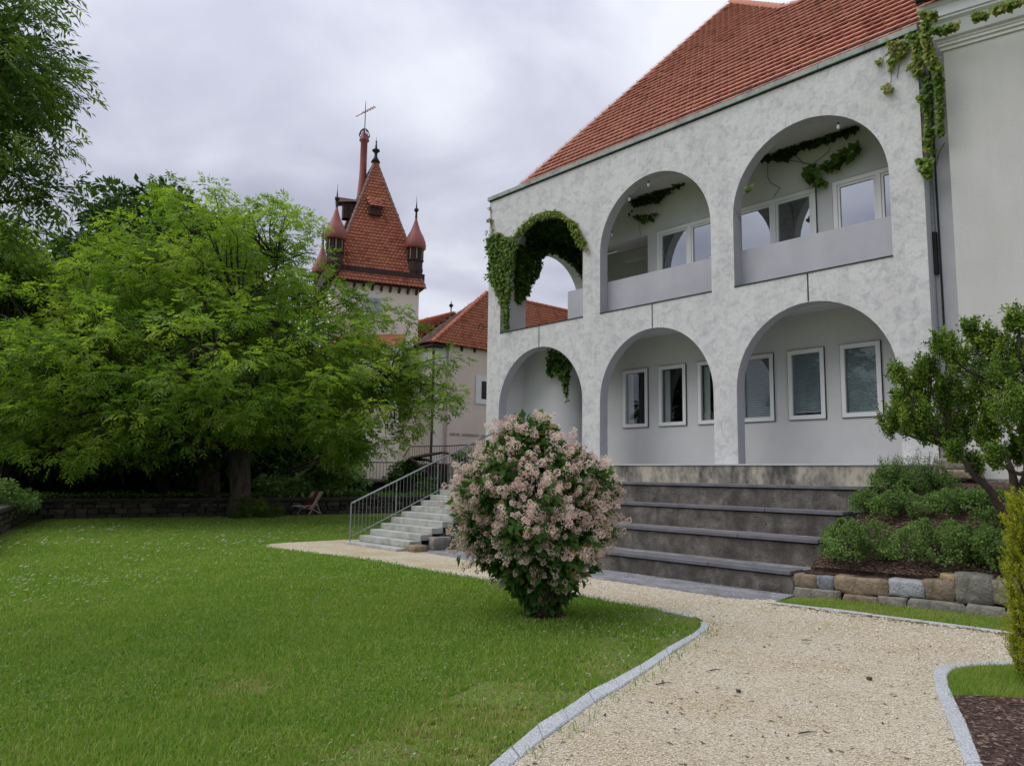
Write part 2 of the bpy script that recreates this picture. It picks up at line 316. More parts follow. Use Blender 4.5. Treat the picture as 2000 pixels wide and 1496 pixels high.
M['walnut'] = leafmat('walnut_leaf', [(0, (.06, .125, .02)), (.5, (.155, .26, .038)), (1, (.31, .42, .065))], .5)
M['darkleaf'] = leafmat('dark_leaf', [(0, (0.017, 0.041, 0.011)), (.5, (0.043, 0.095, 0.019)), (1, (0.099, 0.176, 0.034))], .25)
M['ashleaf'] = leafmat('ash_leaf', [(0, (0.036, 0.075, 0.021)), (.5, (0.074, 0.143, 0.030)), (1, (0.165, 0.255, 0.045))], .35)
M['ivy'] = leafmat('ivy_leaf', [(0, (0.036, 0.072, 0.014)), (.4, (0.096, 0.180, 0.024)), (.75, (0.204, 0.276, 0.042)), (1, (0.336, 0.240, 0.084))], .3)
M['lilacleaf'] = leafmat('lilac_leaf', [(0, (0.025, 0.069, 0.015)), (.5, (0.062, 0.150, 0.025)), (.85, (0.138, 0.263, 0.044)), (1, (0.275, 0.175, 0.062))], .3)
M['floret'] = leafmat('lilac_floret', [(0, (.58, .36, .36)), (.35, (.74, .55, .50)), (.7, (.82, .70, .60)), (1, (.86, .80, .68))], .25)
M['shrub'] = leafmat('shrub_leaf', [(0, (.07, .13, .035)), (.5, (.14, .24, .06)), (1, (.25, .35, .11))], .35)
M['boxleaf'] = leafmat('small_glossy_leaf', [(0, (0.050, 0.105, 0.018)), (.5, (0.132, 0.225, 0.030)), (1, (0.297, 0.390, 0.053))], .3)
M['yew'] = leafmat('yellow_yew', [(0, (0.062, 0.112, 0.015)), (.5, (0.213, 0.263, 0.025)), (1, (0.500, 0.500, 0.037))], .3)
M['daisy'] = leafmat('daisy_petal', [(0, (.55, .55, .5)), (1, (.8, .8, .78))], .2)
M['chip'] = leafmat('gravel_chip', [(0, (.33, .27, .19)), (.3, (.53, .46, .34)), (1, (.72, .66, .54))], 0)
M['barkchip'] = leafmat('bark_chip', [(0, (.03, .018, .014)), (.6, (.10, .06, .045)), (1, (.26, .18, .14))], 0)
M['litter'] = leafmat('leaf_litter', [(0, (.05, .035, .02)), (1, (.16, .10, .05))], 0)

# ---------------------------------------------------------------- leaf machinery (numpy)
def unit(a): return a/np.maximum(np.linalg.norm(a, axis=-1, keepdims=True), 1e-9)
def raw_mesh(name, V, fl, n_per, tint, m):
    """V (n,3); faces of n_per corners laid out consecutively in fl"""
    me = bpy.data.meshes.new(name); nf = len(fl)//n_per
    me.vertices.add(len(V)); me.vertices.foreach_set('co', V.astype(np.float32).ravel())
    me.loops.add(len(fl)); me.loops.foreach_set('vertex_index', fl.astype(np.int32))
    me.polygons.add(nf); me.polygons.foreach_set('loop_start', (np.arange(nf)*n_per).astype(np.int32)); me.polygons.foreach_set('loop_total', np.full(nf, n_per, np.int32))
    me.update(calc_edges=True)
    a = me.attributes.new('tint', 'FLOAT', 'POINT'); a.data.foreach_set('value', tint.astype(np.float32))
    me.materials.append(m); return me
def leafV(P, D, Nn, Ln, Wd, fold=.25, mid=.45):
    D = unit(D); Sd = unit(np.cross(D, Nn)); Nn = np.cross(Sd, D); Ln = np.asarray(Ln)[:, None]; Wd = np.asarray(Wd)[:, None]
    c = P+D*Ln*mid
    return np.stack([P, c+Sd*Wd/2+Nn*Wd*fold, P+D*Ln, c-Sd*Wd/2+Nn*Wd*fold], 1).reshape(-1, 3)
def leaves(name, P, D, Nn, Ln, Wd, tint, m, parent=None, kind=None, label=None, **k):
    V = leafV(P, D, Nn, Ln, Wd, **k); V = V-np.array(wl(parent))
    me = raw_mesh(name, V, np.arange(len(V)), 4, np.repeat(np.clip(tint, 0, 1), 4), m)
    o = bpy.data.objects.new(name, me); reg(o, parent, wl(parent))
    if kind: o['kind'] = kind
    if label: o['label'] = label
    return o
def rdir(n): return unit(rng.normal(size=(n, 3)))
def inball(n): return rdir(n)*(rng.random((n, 1))**(1/3))
def sprigs(P, A, n_leaf, Ls, wfac, droop=.5):
    """compound leaves: P base points, A axes; returns leaflet arrays"""
    n = len(P); A = unit(A); up = np.array([0, 0, 1.]); Sd = unit(np.cross(A, up+rng.normal(scale=.25, size=(n, 3))))
    Nn = np.cross(Sd, A); out = []
    for k in range(n_leaf):
        last = k == n_leaf-1; t = (k//2+1)/(n_leaf//2+1) if not last else 1
        s = (1 if k % 2 else -1); L_ = Ls*(.30+.14*sin(pi*t))
        base = P+A*(Ls*t*.8)[:, None]-up*((Ls*droop*t*t)*.5)[:, None]
        dd = (A*.9 if last else Sd*s*.85+A*.55)-up*droop*.8+rng.normal(scale=.15, size=(n, 3))
        out.append((base, dd, Nn+rng.normal(scale=.3, size=(n, 3)), L_, L_*wfac))
    return [np.concatenate([o[i] for o in out]) for i in range(5)]
def bough(mb, a, b, r0, r1, n=5, sag=.1, jit=.05, seg=5):
    a, b = Vector(a), Vector(b); L_ = (b-a).length; pts = []
    for i in range(n+1):
        t = i/n; p = a.lerp(b, t)+Vector((0, 0, 1))*sin(pi*t)*L_*sag
        if 0 < i < n: p += Vector([random.uniform(-1, 1) for _ in range(3)])*L_*jit
        pts.append(p)
    mb.tube(pts, [r0+(r1-r0)*(i/n) for i in range(n+1)], seg); return pts

# ================================================================= THE SETTING
def sheet(name, pts, z, m, kind='structure'):
    return slab2d(name, [pts], .003, (0, 0, z), (1, 0, 0), (0, 1, 0), m, kind=kind)
mb = MB(); n_ = 40
mb.add([(-400, -300, 0), (400, -300, 0), (400, 500, 0), (-400, 500, 0)], [(0, 1, 2, 3)]); mb.build('lawn', M['lawn'], kind='structure')
h2 = lambda pts: [(1000+a/2, 1050+b/2) for a, b in pts]
kl_in = gnd(h2([(0, 825), (100, 740), (200, 680), (300, 610), (400, 560), (500, 505), (600, 440), (700, 385), (735, 357), (740, 342), (735, 335)]))
kl_out = gnd(h2([(45, 880), (130, 812), (230, 735), (330, 663), (430, 603), (520, 542), (620, 470), (720, 402), (770, 368), (779, 350), (760, 333)]))
kr_out = gnd(h2([(1770, 892), (1730, 790), (1690, 690), (1655, 600), (1645, 540), (1655, 515), (1700, 503), (1800, 495), (1900, 492), (1980, 490)]))
kr_in = gnd(h2([(1838, 892), (1800, 800), (1770, 720), (1730, 640), (1708, 590), (1700, 550), (1725, 522), (1800, 509), (1900, 507), (1980, 506)]))
def ext(pts, k):
    (x0, y0), (x1, y1) = pts[0], pts[1]; d = math.hypot(x1-x0, y1-y0); return [(x0+(x0-x1)/d*k, y0+(y0-y1)/d*k)]+pts
kl_in, kl_out = ext(kl_in, 4), ext(kl_out, 4); kr_in, kr_out = ext(kr_in, 3.6), ext(kr_out, 3.6)
kl_out = [(a[0]+(b[0]-a[0])*.8, a[1]+(b[1]-a[1])*.8) for a, b in zip(kl_in, kl_out)]
kb = [(-5.56, 9.83), (-4.9, 9.91), (-4.26, 9.97), (-3.69, 10.04), (-3.15, 10.09), (-2.4, 10.13), (3, 10.3)]
back_edge = [(-5.6, 8.12), (-6.28, 8.2), (-7.2, 8.24), (-8.4, 8.3), (-9.92, 8.2), (-11.13, 8.2), (-12.46, 8.2), (-13.68, 8.14), (-14.63, 8.0), (-15.98, 7.76), (-16.87, 7.68), (-17.35, 7.9), (-17.55, 8.6), (-17.55, 9.8)]
path = kl_out+back_edge+[(-17.3, 10.6), (-16.7, 10.79), (-5.72, 10.79)]+kb+[(3, 8.9), (-1.4, 8.62)]+kr_out[::-1]
sheet('gravel_path', path, .012, M['gravel'])
pave = [(-13.9, 9.9), (-11.2, 9.62), (-8.8, 9.72), (-6.8, 9.74), (-6.1, 9.75), (-5.62, 10.2), (-5.72, 10.785), (-14.2, 10.785), (-14.2, 10.2)]
sheet('paving_strip', pave, .018, M['paving'])
bed = kr_in[:5]+gnd([(1850, 1362), (1900, 1362), (2000, 1368)])+[(-1.0, 7.6), (1, 7.5), (1.5, 1)]
sheet('mulch_bed', bed, .02, M['mulch'])
def inpoly(P, poly):
    x, y = P[:, 0], P[:, 1]; r = np.zeros(len(P), bool); n = len(poly)
    for i in range(n):
        x1, y1 = poly[i]; x2, y2 = poly[(i+1) % n]
        if y1 == y2: continue
        c = ((y1 > y) != (y2 > y)) & (x < (x2-x1)*(y-y1)/(y2-y1)+x1); r ^= c
    return r
# kerbs: granite pieces laid end to end
def kerb(name, a, b, label, z0=-.05, z1=.028, step=2):
    root = thing(name, (a[0][0], a[0][1], 0), label, 'kerb')
    def dens(p):   # resample so both sides have equal counts
        p = np.array(p); d = np.r_[0, np.cumsum(np.hypot(*np.diff(p, axis=0).T))]; return p, d
    for i in range(len(a)-1):
        g = .004
        p = [Vector((*a[i], 0)), Vector((*b[i], 0)), Vector((*b[i+1], 0)), Vector((*a[i+1], 0))]
        p = [p[0].lerp(p[3], g), p[1].lerp(p[2], g), p[2].lerp(p[1], g), p[3].lerp(p[0], g)]
        zz = z1+random.uniform(-.004, .004)
        m_ = MB().add([(q.x, q.y, z) for z in (z0, zz) for q in p], [(3, 2, 1, 0), (4, 5, 6, 7), (0, 1, 5, 4), (1, 2, 6, 5), (2, 3, 7, 6), (3, 0, 4, 7)])
        m_.build('kerb_stone', M['kerb'], root, bevel=.008)
kerb('granite_kerb', kl_in, kl_out, 'curved pale granite kerb between the large lawn and the gravel path')
kerb('granite_kerb', kr_in, kr_out, 'pale granite kerb curving round the small mulch bed at the right')
kbi = [(x, y+.09) for x, y in kb]
kerb('granite_kerb', kbi, kb, 'thin straight granite kerb along the grass strip below the stone wall', z1=.03)
kerb('granite_kerb', [(x, y-.06) for x, y in back_edge], back_edge, 'low kerb edging the far side of the lawn along the gravel', z1=.018)

# ---- sloping planted bank behind the dry stone wall
def bank_z(x, y): return .41+max(0, y-11.2-.16*(x+5.74)*.6)*.40
bx = np.linspace(-5.7, 3, 28); by = np.linspace(0, 1, 14); V = []; F = []
for i, x in enumerate(bx):
    ys = 11.0+.16*(x+5.74)
    for j, t in enumerate(by):
        y = ys+t*(15.6-ys); V.append((x, y, (min(bank_z(x, y), 1.72)+random.uniform(-.02, .02)) if j else .05))
for i in range(27):
    for j in range(13): F.append((i*14+j, (i+1)*14+j, (i+1)*14+j+1, i*14+j+1))
MB().add(V, F).build('planted_bank', M['mulch'], kind='structure', smooth=True)

# ---- dry stone wall: every boulder a stone
sw = thing('dry_stone_wall', (-5.7, 10.95, 0), 'low wall of large rough mixed stones holding the mulch bank, right of the concrete seating tiers', 'wall')
def stone(name, c, sz, m, parent, seed, rot=0, sq=.55, rough=.10, n=3):
    bm = bmesh.new(); bmesh.ops.create_cube(bm, size=2); bmesh.ops.subdivide_edges(bm, edges=bm.edges, cuts=n, use_grid_fill=True)
    rr = random.Random(seed); k = [rr.uniform(-1, 1) for _ in range(24)]
    for v in bm.verts:
        p = v.co; q = p.normalized()*1.25; v.co = p.lerp(q, sq*.5)
        d = sum(k[i]*sin(k[i+6]*4+p.x*(1.5+k[i+12])*2+p.y*2.1*k[(i+3) % 6]+p.z*(2+k[i+18])) for i in range(6))*rough*.45
        v.co *= 1+d
        v.co += Vector((rr.uniform(-1, 1), rr.uniform(-1, 1), rr.uniform(-1, 1)))*rough*.35
    sh = rr.uniform(-.12, .12)
    M_ = Matrix.Rotation(rot, 4, 'Z')
    for v in bm.verts:
        x, y, z = v.co.x*sz[0]/2*(1+sh*v.co.z), v.co.y*sz[1]/2, v.co.z*sz[2]/2*(1+sh*v.co.x*.6); v.co = M_@Vector((x, y, z))
    me = bpy.data.meshes.new(name); bm.to_mesh(me); bm.free(); me.materials.append(m)
    me.polygons.foreach_set('use_smooth', [True]*len(me.polygons))
    o = bpy.data.objects.new(name, me); reg(o, parent, c); return o
rows = [(372, 990, 532, 1080, 'rock_brown', 0), (538, 1000, 655, 1095, 'rock_blue', 0), (660, 1012, 1035, 1128, 'rock_tan', 0), (1043, 1032, 1290, 1143, 'rock_pale', 0), (1295, 1032, 1506, 1170, 'rock_brown', 0),
        (1395, 993, 1512, 1052, 'rock_yel', .10), (1520, 990, 1780, 1195, 'rock_green', 0), (1786, 1030, 1925, 1200, 'rock_grey', 0), (1930, 1020, 2150, 1200, 'rock_tan', 0), (2160, 1030, 2350, 1210, 'rock_blue', 0),
        (376, 1088, 700, 1165, 'rock_grey', -.03), (725, 1135, 980, 1215, 'rock_brown', -.05), (985, 1145, 1170, 1225, 'rock_grey', -.05), (1178, 1172, 1595, 1270, 'rock_green', -.04), (1602, 1207, 1885, 1310, 'rock_grey', -.05), (1890, 1210, 2200, 1330, 'rock_brown', -.03)]
d_ = Vector((2.61, .42, 0)).normalized(); nrm = Vector((d_.y, -d_.x, 0))
def onwall(u, v):
    r = Vector(ray(u, v)); o = Vector((-5.74, 10.86, 0)); E_ = Vector((0, 0, CAMZ)); t = (o-E_).dot(nrm)/r.dot(nrm); return E_+r*t
for i, (a, b, c, d, mm, off) in enumerate(rows):
    p = onwall(1450+a/3.636, 850+d/3.636); q = onwall(1450+c/3.636, 850+b/3.636); q2 = onwall(1450+a/3.636, 850+b/3.636)
    wd = (Vector((q.x, q.y, 0))-Vector((p.x, p.y, 0))).length; z0, z1 = p.z, q2.z; 
    q3 = onwall(1450+c/3.636, 850+d/3.636); z0 = (p.z+q3.z)/2; z1 = (q.z+q2.z)/2
    ce = (Vector((p.x, p.y, 0))+Vector((q.x, q.y, 0)))/2-nrm*(.14+off); ce.z = (z0+z1)/2
    stone('stone', ce, (wd*1.0, .36, (z1-z0)*1.03), M[mm], sw, i, math.atan2(d_.y, d_.x), .22, .065, 4)
m_ = MB(); m_.obox((-5.66, 11.06, .17), (1.6, 12.2, .17), .18, .36); m_.build('earth_core', M['mulch'], sw)

# ================================================================= ARCADE BUILDING
FY = 14.75; TH = .30
l1, r1, l2, r2, l3, r3 = -17.04, -13.64, -13.03, -9.62, -9.03, -5.615
XL, XR = -17.62, -5.0; ZP = 2.02; ZS = 5.965; ZA = 5.356; ZU = 9.31; ZC = 10.38; WB = 16.3
ab = thing('arcade_building', (-11.3, FY, ZP), 'grey-white plastered building with two storeys of round arches and a steep red tiled roof', 'building')
loops = [rect(XL, XR, ZP-.1, ZC-.117)]
for a, b in ((l1, r1), (l2, r2), (l3, r3)):
    loops.append(arch(a, b, ZP+.002, ZA)); loops.append(arch(a, b, ZS, ZU, 28))
    c = (a+b)/2; loops.append(rect(c-.018, c+.018, ZA+.006, ZS-.008))
fw = slab2d('front_wall', loops, TH, (0, FY, 0), (1, 0, 0), (0, 0, 1), M['arcade'], ab)
fw.data.materials.append(M['reveal'])          # the reveals get a smooth, darker grey
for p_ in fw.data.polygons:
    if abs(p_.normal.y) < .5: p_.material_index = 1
for a, b in ((l1, r1), (l2, r2), (l3, r3)):
    c = (a+b)/2; MB().box(c-.03, c+.03, FY+.05, FY+.10, ZA+.01, ZS-.01).build('joint_filler', M['mortar'], fw)
# sill strips
for a, b in ((l1, r1), (l2, r2), (l3, r3)):
    MB().box(a, b, FY-.02, FY+TH+.02, ZS, ZS+.022).build('sill', M['black'], ab)
# end wall with side arches
lo = [rect(15.052, 19.6, ZP-.1, ZC-.2), arch(15.8, 18.6, ZS+.02, 8.95), arch(15.8, 18.6, ZP+.002, ZA-.2)]
slab2d('end_wall', lo, .4, (l1, 0, 0), (0, 1, 0), (0, 0, 1), M['plaster'], ab)
# outer cheek between end wall and outer corner at the front (closes the wall thickness)
# floors and ceilings
MB().box(l1+.002, XR-.3, FY+TH+.002, WB-.002, ZA+.12, ZS-.004).build('loggia_floor', M['plaster'], ab)
MB().box(l1+.002, -15.1, WB, 19.6, ZA+.12, ZS-.004).build('loggia_floor', M['plaster'], ab)
MB().box(l1+.002, XR-.3, FY+TH+.002, WB-.002, 9.45, 9.6).build('loggia_ceiling', M['plaster_w'], ab)
MB().box(l1+.002, -15.1, WB, 19.6, 9.45, 9.6).build('loggia_ceiling', M['plaster_w'], ab)
# back wall, lower storey with window holes, upper storey with window holes and one opening
k = WB/16.5
pitch = 1.225; cen = [-13.09+pitch*i for i in range(6)]; hw = .40; zlo, zhi = 3.09, 4.62
lo = [rect(-15.1, XR-.3, ZP-.1, ZA+.12)]+[rect(c-hw, c+hw, zlo, zhi) for c in cen]
slab2d('lower_back_wall', lo, .25, (0, WB, 0), (1, 0, 0), (0, 0, 1), M['plaster'], ab)
ups = [(-12.31, -10.2), (-9.92, -7.82), (-7.42, -5.42)]; utop = 8.37
lo = [rect(-15.1, XR-.3, ZS, 9.45)]+[rect(a+.03, b-.03, ZS+.06, utop-.03) for a, b in ups]+[rect(-14.55, -12.65, ZS+.3, utop)]
slab2d('upper_back_wall', lo, .25, (0, WB, 0), (1, 0, 0), (0, 0, 1), M['plaster'], ab)
# curved drum wall seen through the first lower arch
dw = MB(); pts = [(-17.03, 15.80), (-16.4, 15.80), (-16.0, 15.82)]+[(-16.0+.75*sin(pi/2*i/10), 16.57-.75*cos(pi/2*i/10)) for i in range(1, 11)]+[(-15.25, 19)]
vs = [(x, y, z) for x, y in pts for z in (ZP, ZA+.12)]; dw.add(vs, [(2*i, 2*i+2, 2*i+3, 2*i+1) for i in range(len(pts)-1)])
o = dw.build('curved_wall', M['plaster'], ab, smooth=True)
# balustrade panel in the first upper bay
MB().box(-14.50, -13.70, FY+TH+.004, FY+TH+.16, ZS, 6.87).build('parapet_panel', M['panel'], ab)
MB().box(-13.90, -13.60, FY+TH+.004, FY+TH+.2, 6.872, 8.1).build('side_pier', M['plaster'], ab)
MB().box(-13.84, -13.60, FY+TH+.004, FY+TH+.2, ZP, 4.9).build('side_pier', M['plaster'], ab)
for a, b in ((l2, r2), (l3, r3)):
    MB().box(a+.004, b-.004 if a == l3 else b-.17, FY+.30, FY+.36, ZS+.03, 6.87).build('parapet_panel', M['panel'], ab)
MB().box(r2-.162, r2-.004, FY+.19, FY+.25, ZS+.03, 6.87).build('parapet_panel', M['panel'], ab)
# rooms behind
def roombox(x0, x1, y0, y1, z0, z1, m): # open at the front
    return MB().add([(x0, y0, z0), (x1, y0, z0), (x1, y0, z1), (x0, y0, z1), (x0, y1, z0), (x1, y1, z0), (x1, y1, z1), (x0, y1, z1)],
                    [(4, 5, 6, 7), (0, 1, 5, 4), (3, 7, 6, 2), (0, 4, 7, 3), (1, 2, 6, 5)])
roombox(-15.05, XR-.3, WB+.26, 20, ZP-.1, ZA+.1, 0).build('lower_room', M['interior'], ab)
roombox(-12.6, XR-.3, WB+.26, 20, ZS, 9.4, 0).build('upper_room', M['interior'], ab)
rm = MB(); rm.box(-15.05, -12.62, WB+.26, 21, 8.75, 8.9); rm.build('passage_ceiling', M['plaster_w'], ab)
rm = MB(); rm.obox((-15.0, 18.2, 8.6), (-12.65, 18.2, 8.6), .3, .28); rm.build('ceiling_beam', M['plaster_w'], ab)
MB().box(-12.62, -12.61, WB+.26, 21, ZS, 9).build('passage_wall', M['plaster_w'], ab)
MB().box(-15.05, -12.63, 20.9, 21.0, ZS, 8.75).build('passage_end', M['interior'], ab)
MB().box(l1+.002, -15.05, 19.6, 19.75, ZS, 9.44).build('passage_back', M['plaster_w'], ab)
# windows: one mould copied (window = frame; children pane / blind)
def window(c, hwid, z0, z1, fr, lights, parent, proto=None, blind=None, gm='glass', y=WB):
    mbf = MB(); x0, x1 = -hwid, hwid; Z1 = z1-z0; e = .045
    for a, b, p, q in ((x0, x1, 0, fr), (x0, x1, Z1-fr, Z1), (x0, x0+fr, fr, Z1-fr), (x1-fr, x1, fr, Z1-fr)): mbf.box(a, b, -.02, .06, p, q)
    if lights == 2: mbf.box(-.05, .05, -.016, .05, fr, Z1-fr)
    fo = mbf.mesh('window', M['frame']); o = bpy.data.objects.new('window', fo); reg(o, parent, (c, y, z0))
    ed = MB(); 
    for a, b, p, q in ((x0-.012, x1+.012, -.012, 0), (x0-.012, x1+.012, Z1, Z1+.012), (x0-.012, x0, 0, Z1), (x1, x1+.012, 0, Z1)): ed.box(a, b, -.008, .02, p, q)
    reg(bpy.data.objects.new('seal', ed.mesh('seal', M['black'])), o, (c, y, z0))
    xs = [(x0+fr, x1-fr)] if lights == 1 else [(x0+fr, -.05), (.05, x1-fr)]
    for a, b in xs:
        if lights == 2:
            s_ = MB(); g = .055
            for aa, bb, p, q in ((a+.008, b-.008, fr+.008, fr+g), (a+.008, b-.008, Z1-fr-g, Z1-fr-.008), (a+.008, a+g, fr+g, Z1-fr-g), (b-g, b-.008, fr+g, Z1-fr-g)): s_.box(aa, bb, -.004, .05, p, q)
            reg(bpy.data.objects.new('sash', s_.mesh('sash', M['frame'])), o, (c, y, z0)); a2, b2 = a+g, b-g; zz0, zz1 = fr+g, Z1-fr-g
        else: a2, b2, zz0, zz1 = a, b, fr, Z1-fr
        pn = MB().box(a2, b2, .030, .036, zz0, zz1); reg(bpy.data.objects.new('pane', pn.mesh('pane', M[gm])), o, (c, y, z0))
        if blind:
            bl = MB(); n = 33; h = (zz1-zz0-blind)/n
            for i in range(n): z = zz1-h*(i+.5); bl.add([(a2+.012, .060, z-h*.34), (b2-.012, .060, z-h*.34), (b2-.012, .078, z+h*.30), (a2+.012, .078, z+h*.30)], [(0, 1, 2, 3)])
            bl.box(a2+.01, b2-.01, .055, .085, zz0+blind-.02, zz0+blind); bo = bpy.data.objects.new('blind', bl.mesh('blind', M['blind'])); bo['kind'] = 'stuff'; reg(bo, o, (c, y, z0))
    return o
for i, c in enumerate(cen):
    wdw = window(c, .43, 3.06, 4.65, .095, 1, ab, blind=(None, None, None, .02, .075, .02)[i], y=WB-.03)
    if i < 3:
        reg(bpy.data.objects.new('curtain', MB().box(-.32, -.15, .12, .13, .1, 1.48).mesh('curtain', M['plaster_w'])), wdw, (c, WB-.03, 3.06))
for a, b in ups: window((a+b)/2, (b-a)/2, ZS+.03, utop, .10, 2, ab, gm='glass_hi', y=WB-.03)
# coping and gutter edge
for i in range(13):
    x0 = XL-.05+i*(XR-XL+.1)/13; x1 = XL-.05+(i+1)*(XR-XL+.1)/13-.006
    MB().box(x0, x1, FY-.07, FY+.45, ZC-.115, ZC).build('coping_sheet', M['copper'], ab)
MB().box(XL-.015, XR+.015, FY-.022, FY-.001, ZC-.145, ZC-.117).build('coping_shade_line', M['black'], ab)  # black strip drawn in for the shade line below the coping
MB().box(XL-.05, -16.9, FY+.455, 19.6, ZC-.2, ZC-.01).build('flat_roof_edge', M['copper'], ab)
MB().box(-17.0, -14.9, FY+.46, 19.6, 9.62, ZC-.02).build('flat_roof', M['under'], ab)

# ---- the steep tiled roof (one plane rising from the coping)
PT = R(50); EYE = np.array([0, 0, CAMZ]); RY0, RZ0 = 15.12, 10.33
def onroof(u, v, th=PT):
    d = ray(u, v); t = tan(th); s = (RZ0-CAMZ-t*RY0)/(d[2]-t*d[1]); return EYE+d*s
def toab(p): return (p[0], (p[1]-RY0)/cos(PT))        # along eave, up slope
A_, B_ = onroof(1430, 8), onroof(1530, 20); Ce = onroof(1020, 358); Cc = onroof(1590, 0)
a0, a1, a2, a3 = (Ce[0]+.0, -.0), toab(A_), toab(B_), toab(Cc)
sl = (a3[1]-a2[1])/(a3[0]-a2[0])
XE = XR+.38
end = (XE, a2[1]+sl*(XE-a2[0]))
a0 = (Ce[0], 0)
poly = [a0, (XE, 0), end, a2, a1]
uS = Vector((0, cos(PT), sin(PT)))
roof = slab2d('roof', [poly], .12, (0, RY0, RZ0), (1, 0, 0), tuple(uS), M['under'], ab)
# back slopes so the roof is a solid from other sides
bk = MB(); P3 = lambda p: Vector((p[0], RY0, RZ0))+uS*p[1]
A3, B3, E3, C3 = P3(a1), P3(a2), P3(end), P3(a0)
bk.add([A3, B3, E3, (E3.x, E3.y+6, RZ0), (A3.x, A3.y+6, RZ0), C3, (C3.x, C3.y+9, RZ0)], [(0, 4, 3, 2, 1), (5, 6, 4, 0)]); bk.build('rear_slope', M['tile'], roof)
def tileMesh(wd, ln, th, m, k=6):
    vs = []; top = []
    for x, y in [(-wd/2, ln)]+[(-wd/2, ln*.22)]+[(-wd/2*cos(pi*i/k), ln*.22-ln*.22*sin(pi*i/k)) for i in range(1, k)]+[(wd/2, ln*.22), (wd/2, ln)]: top.append((x, y))
    n = len(top); z = lambda y: th*(3.4-2.4*y/ln)
    vs = [(x, y, z(y)) for x, y in top]+[(x, y, z(y)-th) for x, y in top]
    fs = [tuple(range(n))]+[(i+n, (i+1)+n, i+1, i) for i in range(n-1)]
    return vs, fs
def lay_tiles(name, polyab, org, ux, us, wd, expo, ln, th, m, parent, single=0, near=None, double=False, stuffname=None):
    """scalloped tiles over a polygon of a roof plane; the nearest `single` are objects of their own"""
    org, ux, us = Vector(org), Vector(ux), Vector(us); nn = ux.cross(us)
    xs = [p[0] for p in polyab]; ys = [p[1] for p in polyab]
    vs, fs = tileMesh(wd*.985, ln, th, m); vs = np.array(vs); pos = []
    for r in range(int((max(ys)-min(ys))/expo)+1):
        y = min(ys)+r*expo
        for lay in ((0, 1) if double else (0,)):
            offx = wd/2 if (r+lay) % 2 else 0
            for c in range(int((max(xs)-min(xs))/wd)+2):
                x = min(xs)+offx+c*wd; pos.append((x, y+(.045 if lay else 0), -th*.9*lay))
    pos = np.array(pos); ok = inpoly(pos[:, :2]+[0, expo*.5], polyab); pos = pos[ok]
    Rm = np.array([list(ux), list(us), list(nn)]).T; O = np.array(org)
    Wp = pos@Rm.T+O
    idx = np.arange(len(pos)); sel = np.zeros(len(pos), bool)
    if single:
        d = np.linalg.norm(Wp-EYE, axis=1)+(pos[:, 2] < 0)*100; sel[np.argsort(d)[:single]] = True
        protos = []
        for q in range(4):
            me = raw_poly(name, vs, fs, m, q/3.); protos.append(me)
        Mx = Matrix(Rm.tolist()).to_4x4()
        for i in idx[sel]:
            o = bpy.data.objects.new(name, protos[rng.integers(4)]); C.objects.link(o); o.parent = parent
            o.matrix_local = Matrix.Translation(Vector(Wp[i])-wl(parent))@Mx@Matrix.Rotation(rng.normal()*.012, 4, 'Z')
    rest = idx[~sel]; n = len(rest)
    jit = rng.normal(scale=.003, size=(n, 1, 3)); ang = rng.normal(scale=.012, size=n)
    base = np.repeat(vs[None], n, 0); ca, sa = np.cos(ang)[:, None], np.sin(ang)[:, None]
    bx_ = base[:, :, 0]*ca-base[:, :, 1]*sa; by_ = base[:, :, 0]*sa+base[:, :, 1]*ca
    V = np.stack([bx_, by_, base[:, :, 2]], 2)+pos[rest][:, None]+jit
    V = V@Rm.T+O-np.array(wl(parent)); me = bpy.data.meshes.new(stuffname or name)
    nv = len(vs); lens = [len(f) for f in fs]; fl = np.concatenate([np.array(f) for f in fs])
    FL = (fl[None]+np.arange(n)[:, None]*nv).ravel(); LT = np.tile(lens, n); LS = np.r_[0, np.cumsum(LT)[:-1]]
    me.vertices.add(n*nv); me.vertices.foreach_set('co', V.astype(np.float32).ravel()); me.loops.add(len(FL)); me.loops.foreach_set('vertex_index', FL.astype(np.int32))
    me.polygons.add(len(LT)); me.polygons.foreach_set('loop_start', LS.astype(np.int32)); me.polygons.foreach_set('loop_total', LT.astype(np.int32)); me.update(calc_edges=True)
    a = me.attributes.new('tint', 'FLOAT', 'POINT'); a.data.foreach_set('value', np.repeat(np.clip(rng.normal(.5, .22, n), 0, 1), nv).astype(np.float32)); me.materials.append(m)
    o = bpy.data.objects.new(stuffname or name, me); reg(o, parent, wl(parent)); o['kind'] = 'stuff'; return o
def raw_poly(name, vs, fs, m, tint):
    me = bpy.data.meshes.new(name); me.from_pydata([tuple(v) for v in vs], [], fs); a = me.attributes.new('tint', 'FLOAT', 'POINT')
    a.data.foreach_set('value', np.full(len(vs), tint, np.float32)); me.materials.append(m); return me
lay_tiles('roof_tile', [(a0[0], -.06), (XE, -.06), end, a2, a1], (0, RY0, RZ0), (1, 0, 0), uS, .21, .27, .40, .038, M['tile'], roof, single=300, double=True, stuffname='tile_field')
